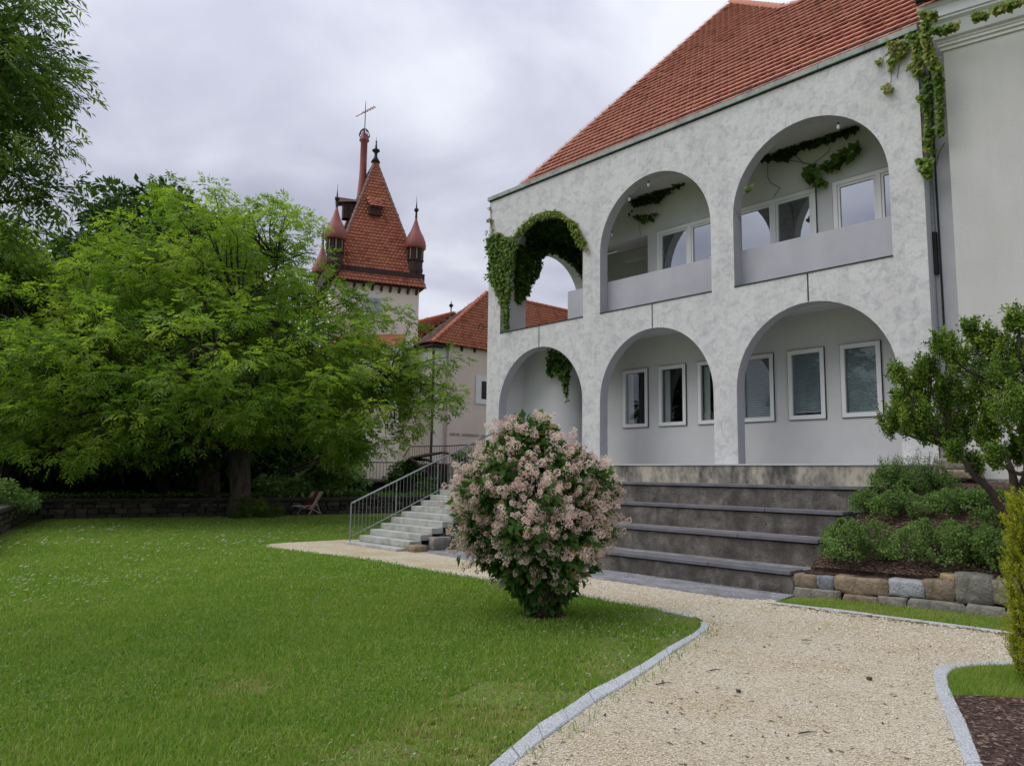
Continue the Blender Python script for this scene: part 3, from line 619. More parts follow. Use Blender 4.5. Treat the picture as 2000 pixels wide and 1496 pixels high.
# hip and ridge tiles: half round caps
def caps(p, q, rad, m, parent, step=.33):
    p, q = Vector(p), Vector(q); L_ = (q-p).length; n = int(L_/step); d = (q-p).normalized(); me = None
    for i in range(n):
        a = p+d*i*step; o_ = MB(); pts = []
        side = d.cross(Vector((0, 0, 1))).normalized(); up = side.cross(d)
        vs = []
        for t_, rr in ((-.04, rad*1.08), (step*.98, rad*.9)):
            for k_ in range(7): an = pi*k_/6; vs.append(d*t_+side*rr*cos(an)+up*rr*sin(an))
        if me is None:
            o_.add(vs, [(k_, k_+1, k_+8, k_+7) for k_ in range(6)]+[(0, 7, 13, 6), tuple(range(6, -1, -1))]); me = o_.mesh('ridge_tile', m)
            a_ = me.attributes.new('tint', 'FLOAT', 'POINT'); a_.data.foreach_set('value', [.6]*len(me.vertices))
        reg(bpy.data.objects.new('ridge_tile', me), parent, a+up*.02)
caps(C3, A3, .10, M['tile'], roof); caps(A3, B3, .13, M['tile'], roof, .3); caps(B3, E3, .11, M['tile'], roof)
# lightning conductor wire on the hip and ridge
lw_ = MB(); H = Vector((-.04, -.06, .14))
n = 16; hp = [C3.lerp(A3, i/n)+H*(1 if i else .3) for i in range(n+1)]+[A3.lerp(B3, i/4)+H for i in range(1, 5)]+[B3.lerp(E3, i/6)+H for i in range(1, 7)]
lw_.tube(hp, .004, 4)
for p_ in hp: lw_.tube([p_+Vector((0, 0, .04)), p_-H*1.05], .006, 4)
lw_.build('lightning_wire', M['black'], roof)
# snow guard pipe with brackets
sg = MB(); q = uS*.70; up_ = Vector((0, -sin(PT), cos(PT)))
sg.tube([Vector((a0[0]+.75, RY0, RZ0))+q+up_*.10, Vector((XE-.1, RY0, RZ0))+q+up_*.10], .016, 5)
x = a0[0]+1
while x < XE:
    sg.tube([Vector((x, RY0, RZ0))+q+up_*.14, Vector((x, RY0, RZ0))+q+up_*.03, Vector((x, RY0, RZ0))+q+uS*.2+up_*.05], .014, 4); x += 1.05
sg.build('snow_guard', M['black'], roof)
gm_ = MB().box(Ce[0]-.3, XR, RY0-.2, RY0+.02, RZ0-.02, RZ0+.03); gm_.build('gutter', M['black'], ab)
# solid end/side closing of the building (faces away from the path)
MB().box(XR-.28, XR-.002, FY+TH+.002, 20.5, ZP-1.2, ZC-.22).build('right_end_wall', M['panel'], ab)
MB().box(-15.1, XR-.3, 20.6, 20.8, 0, ZC).build('rear_wall', M['plaster_w'], ab)
# plinth blocks at the right corner
pb = MB().box(-4.98, -4.86, FY+.1, FY+.25, 1.75, 2.1); 

# ================================================================= SEATING TERRACE AND STAIRS
st = thing('seating_terrace', (-10, 10.8, 0), 'five weathered concrete seating tiers with grey bench slabs in front of the arcade', 'seating steps')
TX0, TX1 = -14.25, -5.75; TD = .9; Z = [.356, .79, 1.20, 1.617]; Y0 = 10.83
rise = [.356, .773, 1.19, 1.607]
for i in range(4):
    zt = rise[i]; y = Y0+TD*i
    MB().box(TX0-(.0 if i == 0 else 2.2), TX1, y, y+TD-.003, -.1 if i == 0 else rise[i-1]-.05, zt-.075).build('tier_wall', M['concrete'], st, bevel=.012)
    MB().box(TX0-(.0 if i == 0 else 2.2), TX1-.03, y+.33, y+TD-.006, zt-.073, zt-.02).build('tier_tread', M['tread'], st)
js = [on(1382, 1098, 1, 10.78)[0], on(1440, 1040, 1, 11.68)[0], on(1493, 993, 1, 12.58)[0], on(1541, 948, 1, 13.48)[0]]
#print('joints', js)
for i in range(4):
    y = Y0+TD*i; x1 = TX1-.02; cuts = [x1]; x = js[i]
    while x > TX0+.3: cuts.append(x); x -= 3.2
    cuts.append(TX0+.01)
    for a, b in zip(cuts[1:], cuts[:-1]):
        if b-a > .15: MB().box(a+.004, b-.004, y-.05, y+.36, rise[i]-.062, rise[i]).build('bench_slab', M['slab'], st, bevel=.006)
MB().box(-17.62, TX1+.35, Y0+TD*4, Y0+TD*4+.25, 1.4, ZP-.035).build('tier_wall', M['concrete_l'], st, label='topmost tier wall, pale with dark runs')
MB().box(-17.66, TX1+.36, Y0+TD*4-.03, Y0+TD*4+.3, ZP-.033, ZP+.002).build('platform_edge', M['kerb'], st, bevel=.006)
MB().box(-17.62, -5.0, Y0+TD*4+.3, 20, 1.2, ZP-.01).build('platform', M['paving'], kind='structure')
# platform side below the rail
MB().box(-17.66, -16.46, 13.4, 14.42, -.1, ZP-.04).build('side_wall', M['concrete'], st)

sr = thing('garden_stairs', (-15.3, 9.49, 0), 'straight flight of pale stone steps climbing from the gravel to the arcade', 'stairs')
RS, TR = .137, .2985
MB().box(-16.50, -14.27, 9.44, 9.9, -.02, .07).build('step', M['step'], sr, bevel=.008)
for i in range(1, 15):
    y = 9.487+TR*i; z = .075+RS*i
    xr_ = -14.26 if i < 14 else -14.26
    if i >= 14: break
    MB().box(-16.42, xr_, y, y+TR+.03, z-RS+.002, z).build('step', M['step'], sr, bevel=.008)
MB().add([(-16.36, 9.9, -.05), (-14.3, 9.9, -.05), (-14.3, 13.9, 1.75), (-16.36, 13.9, 1.75), (-16.36, 13.9, -.05), (-14.3, 13.9, -.05)], [(0, 1, 2, 3), (0, 3, 4), (1, 5, 2), (3, 2, 5, 4)]).build('stair_base', M['concrete'], sr)
stone('stone', (-14.08, 9.85, .05), (.34, .36, .20), M['rock_tan'], sr, 90, 0, .4, .08)
stone('stone', (-14.1, 10.5, .14), (.26, .5, .30), M['rock_grey'], sr, 91, 0, .4, .08)

def railing(name, label, pts, h, bottom, nb, m, postidx=(), rt=.021, rb=.006, closed=False, gap=.1, inset=0):
    """pts: foot line; hand rail at height h, bottom rail at height `bottom`"""
    root = thing(name, pts[0], label, 'railing'); up = Vector((0, 0, 1))
    P_ = [Vector(p) for p in pts]
    MB().tube([p+up*h for p in P_], rt, 8).build('handrail', m, root, smooth=True)
    MB().tube([p+up*bottom for p in P_], rt*.75, 6).build('bottom_rail', m, root, smooth=True)
    L_ = [(P_[i+1]-P_[i]).length for i in range(len(P_)-1)]
    for i, l_ in enumerate(L_):
        n = max(1, int(round(l_/gap)))
        for k_ in range(n):
            p = P_[i].lerp(P_[i+1], k_/n)
            isp = (i, k_) in postidx or (k_ == 0 and i == 0)
            o = MB().tube([p+up*(0 if isp else bottom), p+up*(h-.005)], rt*.8 if isp else rb, 6 if isp else 4).build('post' if isp else 'baluster', m, root)
    MB().tube([P_[-1], P_[-1]+up*h], rt*.8, 6).build('post', m, root)
    return root
yb = 9.56; zb = .03
p0 = on(687, 983, 0, -16.42); p1 = on(965, 845, 0, -16.42)
railing('stair_railing', 'galvanised steel railing sloping up along the left side of the garden stairs', [(-16.44, p0[1], p0[2]-.95), (-16.44, p1[1], p1[2]-.95)], .95, .13, 0, M['steel'], postidx=((0, 12), (0, 24), (0, 36)), gap=.118)
q1 = (-16.44, p1[1]+.01, p1[2]-.95)
railing('platform_railing', 'level steel railing continuing from the stair top along the platform edge', [q1, (-16.44, 14.3, q1[2]), (-14.9, 14.42, q1[2]-.02)], .95, .12, 0, M['steel'], gap=.12)

# ================================================================= RIGHT-HAND OLD BUILDING
KC = Vector((-4.60, 14.92, 0)); an = R(11.5); eR = Vector((cos(an), sin(an), 0)); nR = Vector((sin(an), -cos(an), 0))
rb = thing('plastered_house', (KC.x, KC.y, 1.6), 'tall plain grey plastered house at the right edge with a moulded cornice', 'building')
zc_ = float(on(1836.5, 91.5, 1, 14.92)[2])
def rbp(a, o, z): q = KC+eR*a+nR*o; return (q.x, q.y, z)
w_ = MB(); w_.add([rbp(0, 0, 1.4), rbp(14, 0, 1.4), rbp(14, 0, zc_+.5), rbp(0, 0, zc_+.5), rbp(0, -9, 1.4), rbp(14, -9, 1.4), rbp(14, -9, zc_+.5), rbp(0, -9, zc_+.5)], [(0, 1, 2, 3), (5, 4, 7, 6), (4, 0, 3, 7), (1, 5, 6, 2), (3, 2, 6, 7)])
w_.build('wall', M['plaster_w'], rb)
prof = [(.002, -.12), (.03, -.12), (.03, -.05), (.06, -.045), (.06, 0), (.08, .02), (.08, .05), (.13, .08), (.17, .2), (.22, .33), (.28, .38), (.28, .42), (.31, .43), (.31, .62), (.34, .64), (.34, .72), (-.2, .72)]
cm = MB(); vs = []
for a in (-.02, 14): vs += [rbp(a-(o if a < 0 else 0), o, zc_+z) for o, z in prof]
n = len(prof); cm.add(vs, [(i, i+1, n+i+1, n+i) for i in range(n-1)]+[tuple(range(n))[::-1]]); cm.build('cornice', M['white'], rb)
ea = MB(); ea.add([rbp(-.38, .42, zc_+.73), rbp(14, .42, zc_+.73), rbp(14, -4, zc_+4.4), rbp(-.38, -4, zc_+4.4), rbp(-.38, .42, zc_+.85), rbp(14, .42, zc_+.85), rbp(14, -4, zc_+4.55), rbp(-.38, -4, zc_+4.55)], [(0, 3, 2, 1), (4, 5, 6, 7), (0, 1, 5, 4), (0, 4, 7, 3)]); ea.build('roof', M['tile_brown'], rb)
MB().tube([rbp(-.35, .46, zc_+.80), rbp(14, .46, zc_+.80)], .08, 8).build('gutter', M['black'], rb)
MB().obox(rbp(-.02, .04, 1.72), rbp(9, .04, 1.72), .07, .10).build('plinth', M['rock_grey'], rb)
# recess between the two buildings
rc = thing('linking_wall', (-4.95, 15.7, 2), 'shaded narrow link wall set back between the arcade and the grey house', 'wall')
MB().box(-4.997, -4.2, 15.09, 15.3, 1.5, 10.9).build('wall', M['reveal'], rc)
MB().box(-4.995, -4.93, 15.0, 15.085, 5.55, 6.35).build('junction_box', M['black'], rc)
MB().box(-4.995, -4.955, 15.02, 15.085, 6.36, 8.4).build('conduit', M['steel'], rc)
MB().tube([(-4.90, 15.07, 1.9), (-4.90, 15.07, 10.4)], .018, 6).build('cable', M['black'], rc)
pbk = thing('stone_plinth_block', (-4.7, 14.6, 1.6), 'rough grey stone block at the foot of the arcade corner pier', 'stone block')
p = on(1835, 940, 1, 14.6); q = on(1890, 905, 1, 14.6)
stone('stone', ((p[0]+q[0])/2+.02, 14.72, 2.02), (.58, .34, .20), M['rock_grey'], pbk, 50, 0, .1, .03)
stone('stone', ((p[0]+q[0])/2+.05, 14.70, 1.84), (.66, .40, .16), M['rock_tan'], pbk, 51, 0, .1, .03)
MB().box(-4.98, -4.86, 14.78, 14.95, 2.1, 3.6).build('stone_post', M['rock_grey'], pbk)

# ================================================================= CASTLE
ck = thing('castle_wing', (-40.5, 29.3, 0), 'pink castle wing with hipped red roofs behind the stairs', 'building')
KX, KY, KZ = -40.5, 29.3, 10.35
_e1 = on(805, 680, 1, KY-.6); HA = (KX+.6-_e1[0])/2; _ap = on(950, 573, 0, KX+.6-HA); HZ = float(_ap[2])
wb = MB(); wb.box(-53, KX, KY, KY+40, 0, KZ); wb.build('wall', M['cream'], ck)
Yc = float(on(877, 700, 0, KX+.35)[1])
MB().box(KX-.3, KX+.35, Yc, KY+40, 0, KZ+.35).build('wall_front', M['pink'], ck)
MB().box(KX-.1, KX+.09, KY-.09, Yc-.005, KZ-1.15, KZ-.25).build('frieze', M['white'], ck)
MB().box(KX-10, KX-.1, KY-.09, KY-.002, KZ-1.15, KZ-.25).build('frieze', M['white'], ck)
MB().box(KX-10, KX+.18, KY-.18, Yc-.01, KZ-1.35, KZ-1.17).build('cornice_band', M['white'], ck)
MB().box(KX-10, KX+.5, KY-.5, Yc-.01, KZ-.24, KZ-.05).build('eave_board', M['wood'], ck)
ap = Vector(_ap); apB = Vector((_ap[0], KY+38, HZ)); e0 = Vector((KX+.6, KY-.6, KZ-.03)); e1 = Vector((_e1[0], KY-.6, KZ-.03)); e2 = Vector((KX+.6, KY+38, KZ-.03)); e3 = Vector((_e1[0], KY+38, KZ-.03))
def plane_tiles(nm, pts, m, parent, wd, ex, under='under'):
    """tile any planar polygon; pts[0]->pts[1] is the eave"""
    P_ = [Vector(p) for p in pts]; ux = (P_[1]-P_[0]).normalized(); nn = None
    for q in P_[2:]:
        nn = ux.cross(q-P_[0]); 
        if nn.length > .1: break
    nn.normalize()
    if nn.z < 0: nn = -nn
    us = nn.cross(ux)
    ab_ = [((p-P_[0]).dot(ux), (p-P_[0]).dot(us)) for p in P_]
    lay_tiles('tile_field', ab_, P_[0]+nn*.02, ux, us, wd, ex, ex*1.5, .03, m, parent)
rf = MB().add([e0, e1, e2, e3, ap, apB], [(1, 0, 4), (0, 2, 5, 4), (3, 1, 4, 5)]).build('roof', M['under'], ck)
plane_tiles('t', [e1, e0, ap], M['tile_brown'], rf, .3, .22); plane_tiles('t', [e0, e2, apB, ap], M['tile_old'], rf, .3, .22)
caps(e0, ap, .16, M['tile_old'], rf, .5); caps(ap, Vector((_ap[0], KY+30, HZ)), .16, M['tile_old'], rf, .5)
# wing behind, between tower and hip
g0, g1 = at(800, 690, 54), at(900, 690, 60); rz = at(845, 608, 58)[2]
GX0, GX1 = -60, -43.5
r2_ = Vector(on(890, 611, 1, KY+7)); r3_ = Vector(on(690, 598, 1, KY+7)); r3_.z = r2_.z
r0_, r1_ = Vector((r3_.x, KY+.3, KZ+.1)), Vector((r2_.x+2.5, KY+.3, KZ+.1))
rf2 = MB().add([r0_, r1_, r2_, r3_, r0_+Vector((0, 9, 0)), r1_+Vector((0, 9, 0))], [(0, 1, 2, 3), (3, 2, 5, 4)]).build('roof', M['under'], ck)
plane_tiles('t', [r0_, r1_, r2_, r3_], M['tile_old'], rf2, .3, .22)
caps(r3_, r2_, .15, M['tile_old'], rf2, .5)
MB().lathe(at(881, 606, 56.5), [(.04, -.2), (.05, .2), (.16, .3), (.16, .42), (.04, .5), (.01, .75)], 8).build('finial', M['black'], ck)
MB().tube([(KX+.25, KY-.25, KZ-.3), (KX+.12, KY-.12, KZ-1.3), (KX+.12, KY-.12, .8)], .085, 8).build('downpipe', M['rust'], ck)
for u, v in ((902, 680), (927, 683)):
    p = on(u, v, 0, KX+.35); MB().box(KX+.34, KX+.36, p[1]-.12, p[1]+.12, p[2]-.22, p[2]+.22).build('loophole', M['wood'], ck)
p = on(942, 762, 0, KX+.35); fr = MB().box(KX+.35, KX+.42, p[1]-.62, p[1]+.8, p[2]-.98, p[2]+.98).build('window_surround', M['white'], ck)
MB().box(KX+.421, KX+.43, p[1]-.13, p[1]+.8, p[2]-.62, p[2]+.62).build('window', M['black'], fr)
# lettering on the wall
def text(body, size, loc, rot, m, parent, name='lettering'):
    cu = bpy.data.curves.new(name, 'FONT'); cu.body = body; cu.size = size; cu.extrude = .01; cu.align_x = 'LEFT'
    o = bpy.data.objects.new('tmp', cu); C.objects.link(o); dg = bpy.context.evaluated_depsgraph_get(); me = bpy.data.meshes.new_from_object(o.evaluated_get(dg)); C.objects.unlink(o); bpy.data.objects.remove(o)
    me.name = name; me.materials.clear(); me.materials.append(m); q = bpy.data.objects.new(name, me); reg(q, parent, loc); q.rotation_euler = rot; return q
p = on(890, 851, 0, KX+.37); text('KEPLER  UNIVERSITÄT  LINZ', .26, (KX+.365, p[1]-.5, p[2]), (pi/2, 0, pi/2), M['rock_grey'], ck)
for (u, v, du, dv) in ((745, 770, 0, 0),):
    pass

# ---- tower
tw = thing('castle_tower', (-48.2, 28.3, 0), 'square cream castle tower with steep red spire roof and small onion-domed corner turrets', 'tower')
tr_ = Vector((.325, .945, 0)); tn = Vector((.945, -.325, 0)); TC = Vector(at(716, 700, 56)); TC.z = 0
TC = TC-tn*.6
def tp(a, b, z): q = TC+tr_*a+tn*b; return (q.x, q.y, z)     # a right, b towards the garden
def tbox(m_, a0, a1, b0, b1, z0, z1): return m_.add([tp(a, b, z) for a in (a0, a1) for b in (b0, b1) for z in (z0, z1)], [(0, 1, 3, 2), (4, 6, 7, 5), (0, 4, 5, 1), (2, 3, 7, 6), (0, 2, 6, 4), (1, 5, 7, 3)])
H_ = 3.12; ZW = 15.4
tbox(MB(), -H_, H_, -H_, H_, 0, ZW).build('wall', M['cream'], tw)
G_ = 3.42
tbox(MB(), -G_, G_, -G_, G_, ZW-.35, ZW+.75).build('timber_gallery', M['wood'], tw)
for b in np.linspace(-2.9, 2.9, 10):
    for (x0, y0, x1, y1) in ((b, H_, b, G_+.1), (-H_, b, -G_-.1, b)):
        MB().obox(tp(x0, y0, ZW-.75), tp(x1, y1, ZW-.3), .16, .16).build('bracket', M['wood'], tw)
def pz(u, v, d=53.5): return float(at(u, v, d)[2])
ZE = pz(725, 548, 52.5); ZT = pz(728, 303, 55); S_ = 3.4
eF = [tp(-S_, S_+.1, ZE), tp(S_, S_+.1, ZE), tp(S_, -S_, ZE), tp(-S_, -S_, ZE)]; aF, aB = Vector(tp(.12, .55, ZT)), Vector(tp(.12, -.9, ZT))
sp = MB().add(eF+[aF, aB], [(0, 1, 4), (1, 2, 5, 4), (2, 3, 5), (3, 0, 4, 5), (3, 2, 1, 0)]).build('roof', M['under'], tw)
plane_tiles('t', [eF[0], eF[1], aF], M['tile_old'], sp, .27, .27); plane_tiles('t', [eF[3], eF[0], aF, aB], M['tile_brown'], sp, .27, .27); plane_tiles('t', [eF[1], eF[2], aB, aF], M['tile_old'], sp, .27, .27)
for q in (0, 1): caps(eF[q], aF, .13, M['tile_brown'], sp, .45)
caps(eF[3], aB, .13, M['tile_brown'], sp, .45)
zt = aF.z
MB().lathe(aF, [(.36, -.12), (.20, .18), (.12, .35), (.12, .62), (.30, .78), (.30, .85), (.10, 1.0), (.04, 1.45), (.08, 1.52), (.02, 1.6), (.01, 1.9)], 10).build('finial', M['black'], tw, smooth=True)
mz = pz(712, 273, 57); mt = Vector(tp(-.45, -1.3, 0))
mp_ = at(712, 262, 57); 
MB().lathe((mp_[0], mp_[1], mz), [(.50, -11), (.42, -5.0), (.29, -3.2), (.26, -2.4), (.26, -.25), (.38, -.12), (.38, 0), (.30, .1), (.14, .5), (.05, .6)], 12).build('chimney_mast', M['dome'], tw, smooth=True)
MB().lathe((mp_[0], mp_[1], mz), [(.035, .55), (.03, 2.6), (.012, 3.2)], 6).build('lightning_rod', M['black'], tw)
wv = MB(); c_ = Vector((mp_[0], mp_[1], mz+2.2)); rr_ = Vector(Rv)
wv.tube([c_-rr_*.75+Vector((0, 0, -.35)), c_+rr_*.75+Vector((0, 0, .45))], .03, 5)
for t_ in (-.3, -.1, .1, .3, .5): wv.tube([c_+rr_*t_+Vector((0, 0, t_*.53)), c_+rr_*(t_+.12)+Vector((0, 0, t_*.53+.28)), c_+rr_*(t_+.3)+Vector((0, 0, t_*.53+.1))], .025, 4)
wv.build('weather_vane', M['dome'], tw)
cl = MB()
for i in range(10):
    a = i*2*pi/10; c0 = Vector((mp_[0], mp_[1], mz+.05)); o_ = Vector((cos(a), sin(a), 0))
    cl.tube([c0+o_*.2, c0+o_*.42+Vector((0, 0, .25)), c0+o_*.3+Vector((0, 0, .6)), c0+o_*.12+Vector((0, 0, .8))], .035, 4)
cl.build('iron_crown', M['black'], tw)
def dormer(c, wd, h, name='dormer'):
    c = Vector(c); d = MB(); back = -tn*1.1
    A = [c-tr_*wd/2, c+tr_*wd/2]; up = Vector((0, 0, h))
    d.add([A[0], A[1], A[1]+up, A[0]+up, A[0]+back, A[1]+back, A[1]+up+back, A[0]+up+back], [(0, 1, 2, 3), (4, 0, 3, 7), (1, 5, 6, 2)])
    o = d.build(name, M['wood'], tw); rf_ = [A[0]+up-tr_*.12+tn*.15, A[1]+up+tr_*.12+tn*.15, A[1]+up+back*.75+tr_*.12+Vector((0, 0, 1.0)), A[0]+up+back*.75-tr_*.12+Vector((0, 0, 1.0))]
    MB().add(rf_, [(0, 1, 2, 3)]).build('dormer_roof', M['under'], o); plane_tiles('t', rf_, M['tile_old'], o, .27, .27) if name == 'dormer' else None
    return o
def on_face(u, v):   # front spire plane
    a, b_, c = Vector(eF[0]), Vector(eF[1]), aF; nn = (b_-a).cross(c-a).normalized(); r = Vector(ray(u, v)); E_ = Vector((0, 0, CAMZ)); return E_+r*((a-E_).dot(nn)/r.dot(nn))
dc = on_face(731, 423); dormer(dc+tn*.42, .9, .55)
dl = Vector(eF[3]).lerp(aB, .60)*.5+Vector(eF[0]).lerp(aF, .60)*.5-tr_*.45
lm = MB(); lm.add([dl+tn*a+tr_*(-.35+b)+Vector((0, 0, z)) for a in (-.35, .35) for b in (0, .9) for z in (-.6, .55)], [(0, 1, 3, 2), (4, 6, 7, 5), (0, 4, 5, 1), (2, 3, 7, 6)])
ld = lm.build('dormer', M['wood'], tw); MB().add([dl+tn*a+tr_*b+Vector((0, 0, z)) for a, b, z in ((-.55, -.8, .5), (.55, -.8, .5), (.55, .7, .75), (-.55, .7, .75), (0, -.95, 1.05), (0, .8, 1.05))], [(0, 4, 5, 3), (1, 2, 5, 4)]).build('dormer_roof', M['tile_brown'], ld)
# corner turrets
def turret(u, v_eave, d, r=.72):
    c = at(u, v_eave, d); c = Vector(c)
    t = tw
    b = MB().lathe(c, [(r*.80, -1.55), (r*.80, .05)], 8).build('turret_body', M['wood'], t)
    for i in range(16):
        a = 2*pi*i/16; o_ = Vector((cos(a), sin(a), 0))*r*.83; MB().obox(c+o_+Vector((0, 0, -.9)), c+o_+Vector((0, 0, -.08)), .10, .05, up=o_).build('slat', M['rock_brown'] if i % 2 else M['wood'], b)
    MB().lathe(c, [(r*.92, -.98), (r*.92, -.9)], 8).build('turret_ledge', M['wood'], t)
    MB().lathe(c, [(.12, -2.9), (.35, -2.5), (.4, -2.35), (r*.85, -1.75), (r*.85, -1.55)], 8).build('turret_bracket', M['wood'], t)
    MB().lathe(c, [(r*1.02, -.06), (r*1.08, .02), (r*1.10, .28), (r*1.0, .62), (r*.78, .98), (r*.5, 1.35), (r*.30, 1.75), (r*.16, 2.1), (.07, 2.35)], 12).build('onion_dome', M['dome'], t, smooth=True)
    MB().lathe(c, [(.09, 2.3), (.07, 2.75), (.17, 2.9), (.17, 3.0), (.06, 3.1), (.02, 3.6), (.01, 4.0)], 8).build('finial', M['black'], t)
turret(655, 468, 52.6); turret(811, 486, 54.4); turret(628, 534, 59, .66)
# tower windows
def twin(u, v, wd, h, m='reveal'):
    a, b_ = Vector(tp(0, H_, 0)), tn; r = Vector(ray(u, v)); E_ = Vector((0, 0, CAMZ)); p = E_+r*((a-E_).dot(b_)/r.dot(b_))
    f = MB().obox(p-Vector((0, 0, h/2+.12)), p+Vector((0, 0, h/2+.12)), .12, wd+.3, up=tr_).build('window_surround', M['white'], tw)
    MB().obox(p+tn*.05-Vector((0, 0, h/2)), p+tn*.05+Vector((0, 0, h/2)), .06, wd, up=tr_).build('window', M['black'] if m == 'black' else M['panel'], f)
twin(729, 600, 1.0, 1.3); twin(730, 765, 1.1, 1.5, 'black'); twin(655, 765, 1.0, 1.4, 'black')
bd = MB(); tbox(bd, -H_-.1, H_+.1, H_+.003, H_+.12, pz(720, 702), pz(720, 690)); bd.build('string_course', M['white'], tw)
# low castle front left of the tower foot
lb = thing('castle_lower_front', (-47, 22, 0), 'low cream castle front with white corner behind the terrace railing', 'building')
q0, q1, q2 = at(622, 940, 50), at(640, 940, 50), at(775, 940, 49)
def vwall(p, q, z0, z1, th, m, name, parent): 
    p, q = Vector((p[0], p[1], (z0+z1)/2)), Vector((q[0], q[1], (z0+z1)/2)); return MB().obox(p, q, th, z1-z0).build(name, m, parent)
zt_ = pz(700, 695, 50)
vwall(q0, q1, 0, zt_, .5, M['white'], 'corner_pilaster', lb); vwall(q1, q2, 0, zt_, .4, M['cream'], 'wall', lb)
lw3 = vwall(q0, q2, zt_, zt_+.5, .7, M['white'], 'cornice', lb)
fr3 = [Vector((q0[0], q0[1], zt_+.5)), Vector((q2[0], q2[1], zt_+.5))]; bk3 = Vector((-.8, .6, 0))*4
lr = MB().add([fr3[0], fr3[1], fr3[1]+bk3+Vector((0, 0, 1.6)), fr3[0]+bk3+Vector((0, 0, 1.6))], [(0, 1, 2, 3)]).build('roof', M['tile_old'], lb)
for u, v in ((735, 768), (790, 770)):
    p = at(u, v, 48.6); c_ = Vector((p[0], p[1], p[2])); dd = (Vector(q2)-Vector(q1)); dd.z = 0; dd.normalize(); ou = Vector((dd.y, -dd.x, 0))
    if ou.dot(Vector((0, 0, 0))-c_) < 0: ou = -ou
    # project on the wall plane
    r = Vector(ray(u, v)); E_ = Vector((0, 0, CAMZ)); c_ = E_+r*((Vector(q1)-E_).dot(ou)/r.dot(ou))
    f = MB().obox(c_+ou*.18-Vector((0, 0, .85)), c_+ou*.18+Vector((0, 0, .85)), .1, 1.25, up=dd).build('window_surround', M['white'], lb)
    MB().obox(c_+ou*.22-Vector((0, 0, .65)), c_+ou*.22+Vector((0, 0, .65)), .08, .9, up=dd).build('window', M['black'], f)

# ---- castle terrace with retaining wall
tz = 1.25
te = thing('castle_terrace', tuple(at(700, 960, 42)), 'raised castle terrace with a dark ivy-grown retaining wall left of the stairs', 'terrace')
a_, b_, c_ = at(560, 940, 44), at(788, 940, 42), at(960, 930, 36)
def tpoly(pts, z0, z1, m, name):
    n = len(pts); mbp = MB(); mbp.add([(p[0], p[1], z0) for p in pts]+[(p[0], p[1], z1) for p in pts], [tuple(range(n, 2*n))]+[(i, (i+1) % n, n+(i+1) % n, n+i) for i in range(n)]); return mbp.build(name, m, te)
tpoly([a_, b_, (b_[0]-6, b_[1]+7), (a_[0]-8, a_[1]+5)], 0, tz, M['rock_dark2'], 'retaining_wall')
tpoly([at(788, 940, 42.2), c_, (c_[0]-6, c_[1]+12), (b_[0]-6, b_[1]+7)], 0, 2.15, M['rock_dark2'], 'retaining_wall')
tpoly([at(560, 940, 43.8), at(788, 940, 41.8), at(788, 940, 42.4), at(560, 940, 44.4)], tz, tz+.12, M['rock_grey'], 'capping')
tpoly([at(788, 940, 42.0), at(960, 930, 35.8), at(960, 930, 36.6), at(788, 940, 42.6)], 2.15, 2.25, M['rock_grey'], 'capping')
def foot(u, d, z): p = at(u, 930, d); return (p[0], p[1], z)
railing('terrace_railing', 'dark rusty railing along the lower castle terrace behind the garden', [foot(632, 43.2, tz+.1), foot(690, 42.7, tz+.1), foot(787, 42, tz+.1)], .98, .06, 0, M['rust'], gap=.19, rt=.028, rb=.012)
railing('terrace_railing', 'dark rusty railing rising along the upper castle terrace just left of the stairs', [foot(788, 42, tz+.45), foot(799, 41.6, 2.2), foot(877, 39.5, 2.2), foot(958, 37, 2.25)], 1.0, .06, 0, M['rust'], gap=.19, rt=.028, rb=.012)
# bench with pale slats and dark table on the upper terrace edge
bn = thing('slatted_bench', foot(850, 38.5, 1.3), 'dark garden bench with pale slats seen through the stair railing', 'bench')
b0, b1 = Vector(foot(836, 38.2, 1.3)), Vector(foot(868, 37.2, 1.3)); bd_ = (b1-b0).normalized()
MB().obox(b0, b0+Vector((0, 0, .001))+bd_*(b1-b0).length, .5, .06, zoff=.45).build('seat', M['wood'], bn)
for i in range(3): MB().obox(b0, b1, .03, .09, zoff=.62+i*.14).build('back_slat', M['wood'], bn)
for i in range(8):
    q = b0+bd_*(.15+i*.11); MB().box(q.x-.02, q.x+.02, q.y-.3, q.y-.27, 1.15, 1.38).build('pale_slat', M['white'], bn)
for i in range(2):
    q = b0.lerp(b1, i); MB().box(q.x-.03, q.x+.03, q.y-.2, q.y+.2, 1.0, 2.2).build('leg', M['wood'], bn)

# ================================================================= FAR GARDEN WALL
gw = thing('garden_wall', (-29.6, 12, 0), 'low dark dry stone garden wall along the far edge of the lawn behind the walnut tree', 'wall')
gw2 = thing('garden_wall', (-25, 4, 0), 'short garden wall running towards the viewer at the left edge of the lawn', 'wall')
stone_protos = []
for q in range(8):
    bm = bmesh.new(); bmesh.ops.create_cube(bm, size=1); bmesh.ops.subdivide_edges(bm, edges=bm.edges, cuts=1, use_grid_fill=True); rr = random.Random(q+3)
    for v in bm.verts: v.co = v.co*(1.0 if v.co.length < .6 else .88)+Vector((rr.uniform(-.07, .07), rr.uniform(-.05, .05), rr.uniform(-.08, .08)))
    me = bpy.data.meshes.new('stone'); bm.to_mesh(me); bm.free(); me.materials.append([M['rock_dark'], M['rock_mid'], M['rock_dark2'], M['rock_mid'], M['rock_dark'], M['rock_mid'], M['rock_dark'], M['rock_dark2']][q]); stone_protos.append(me)
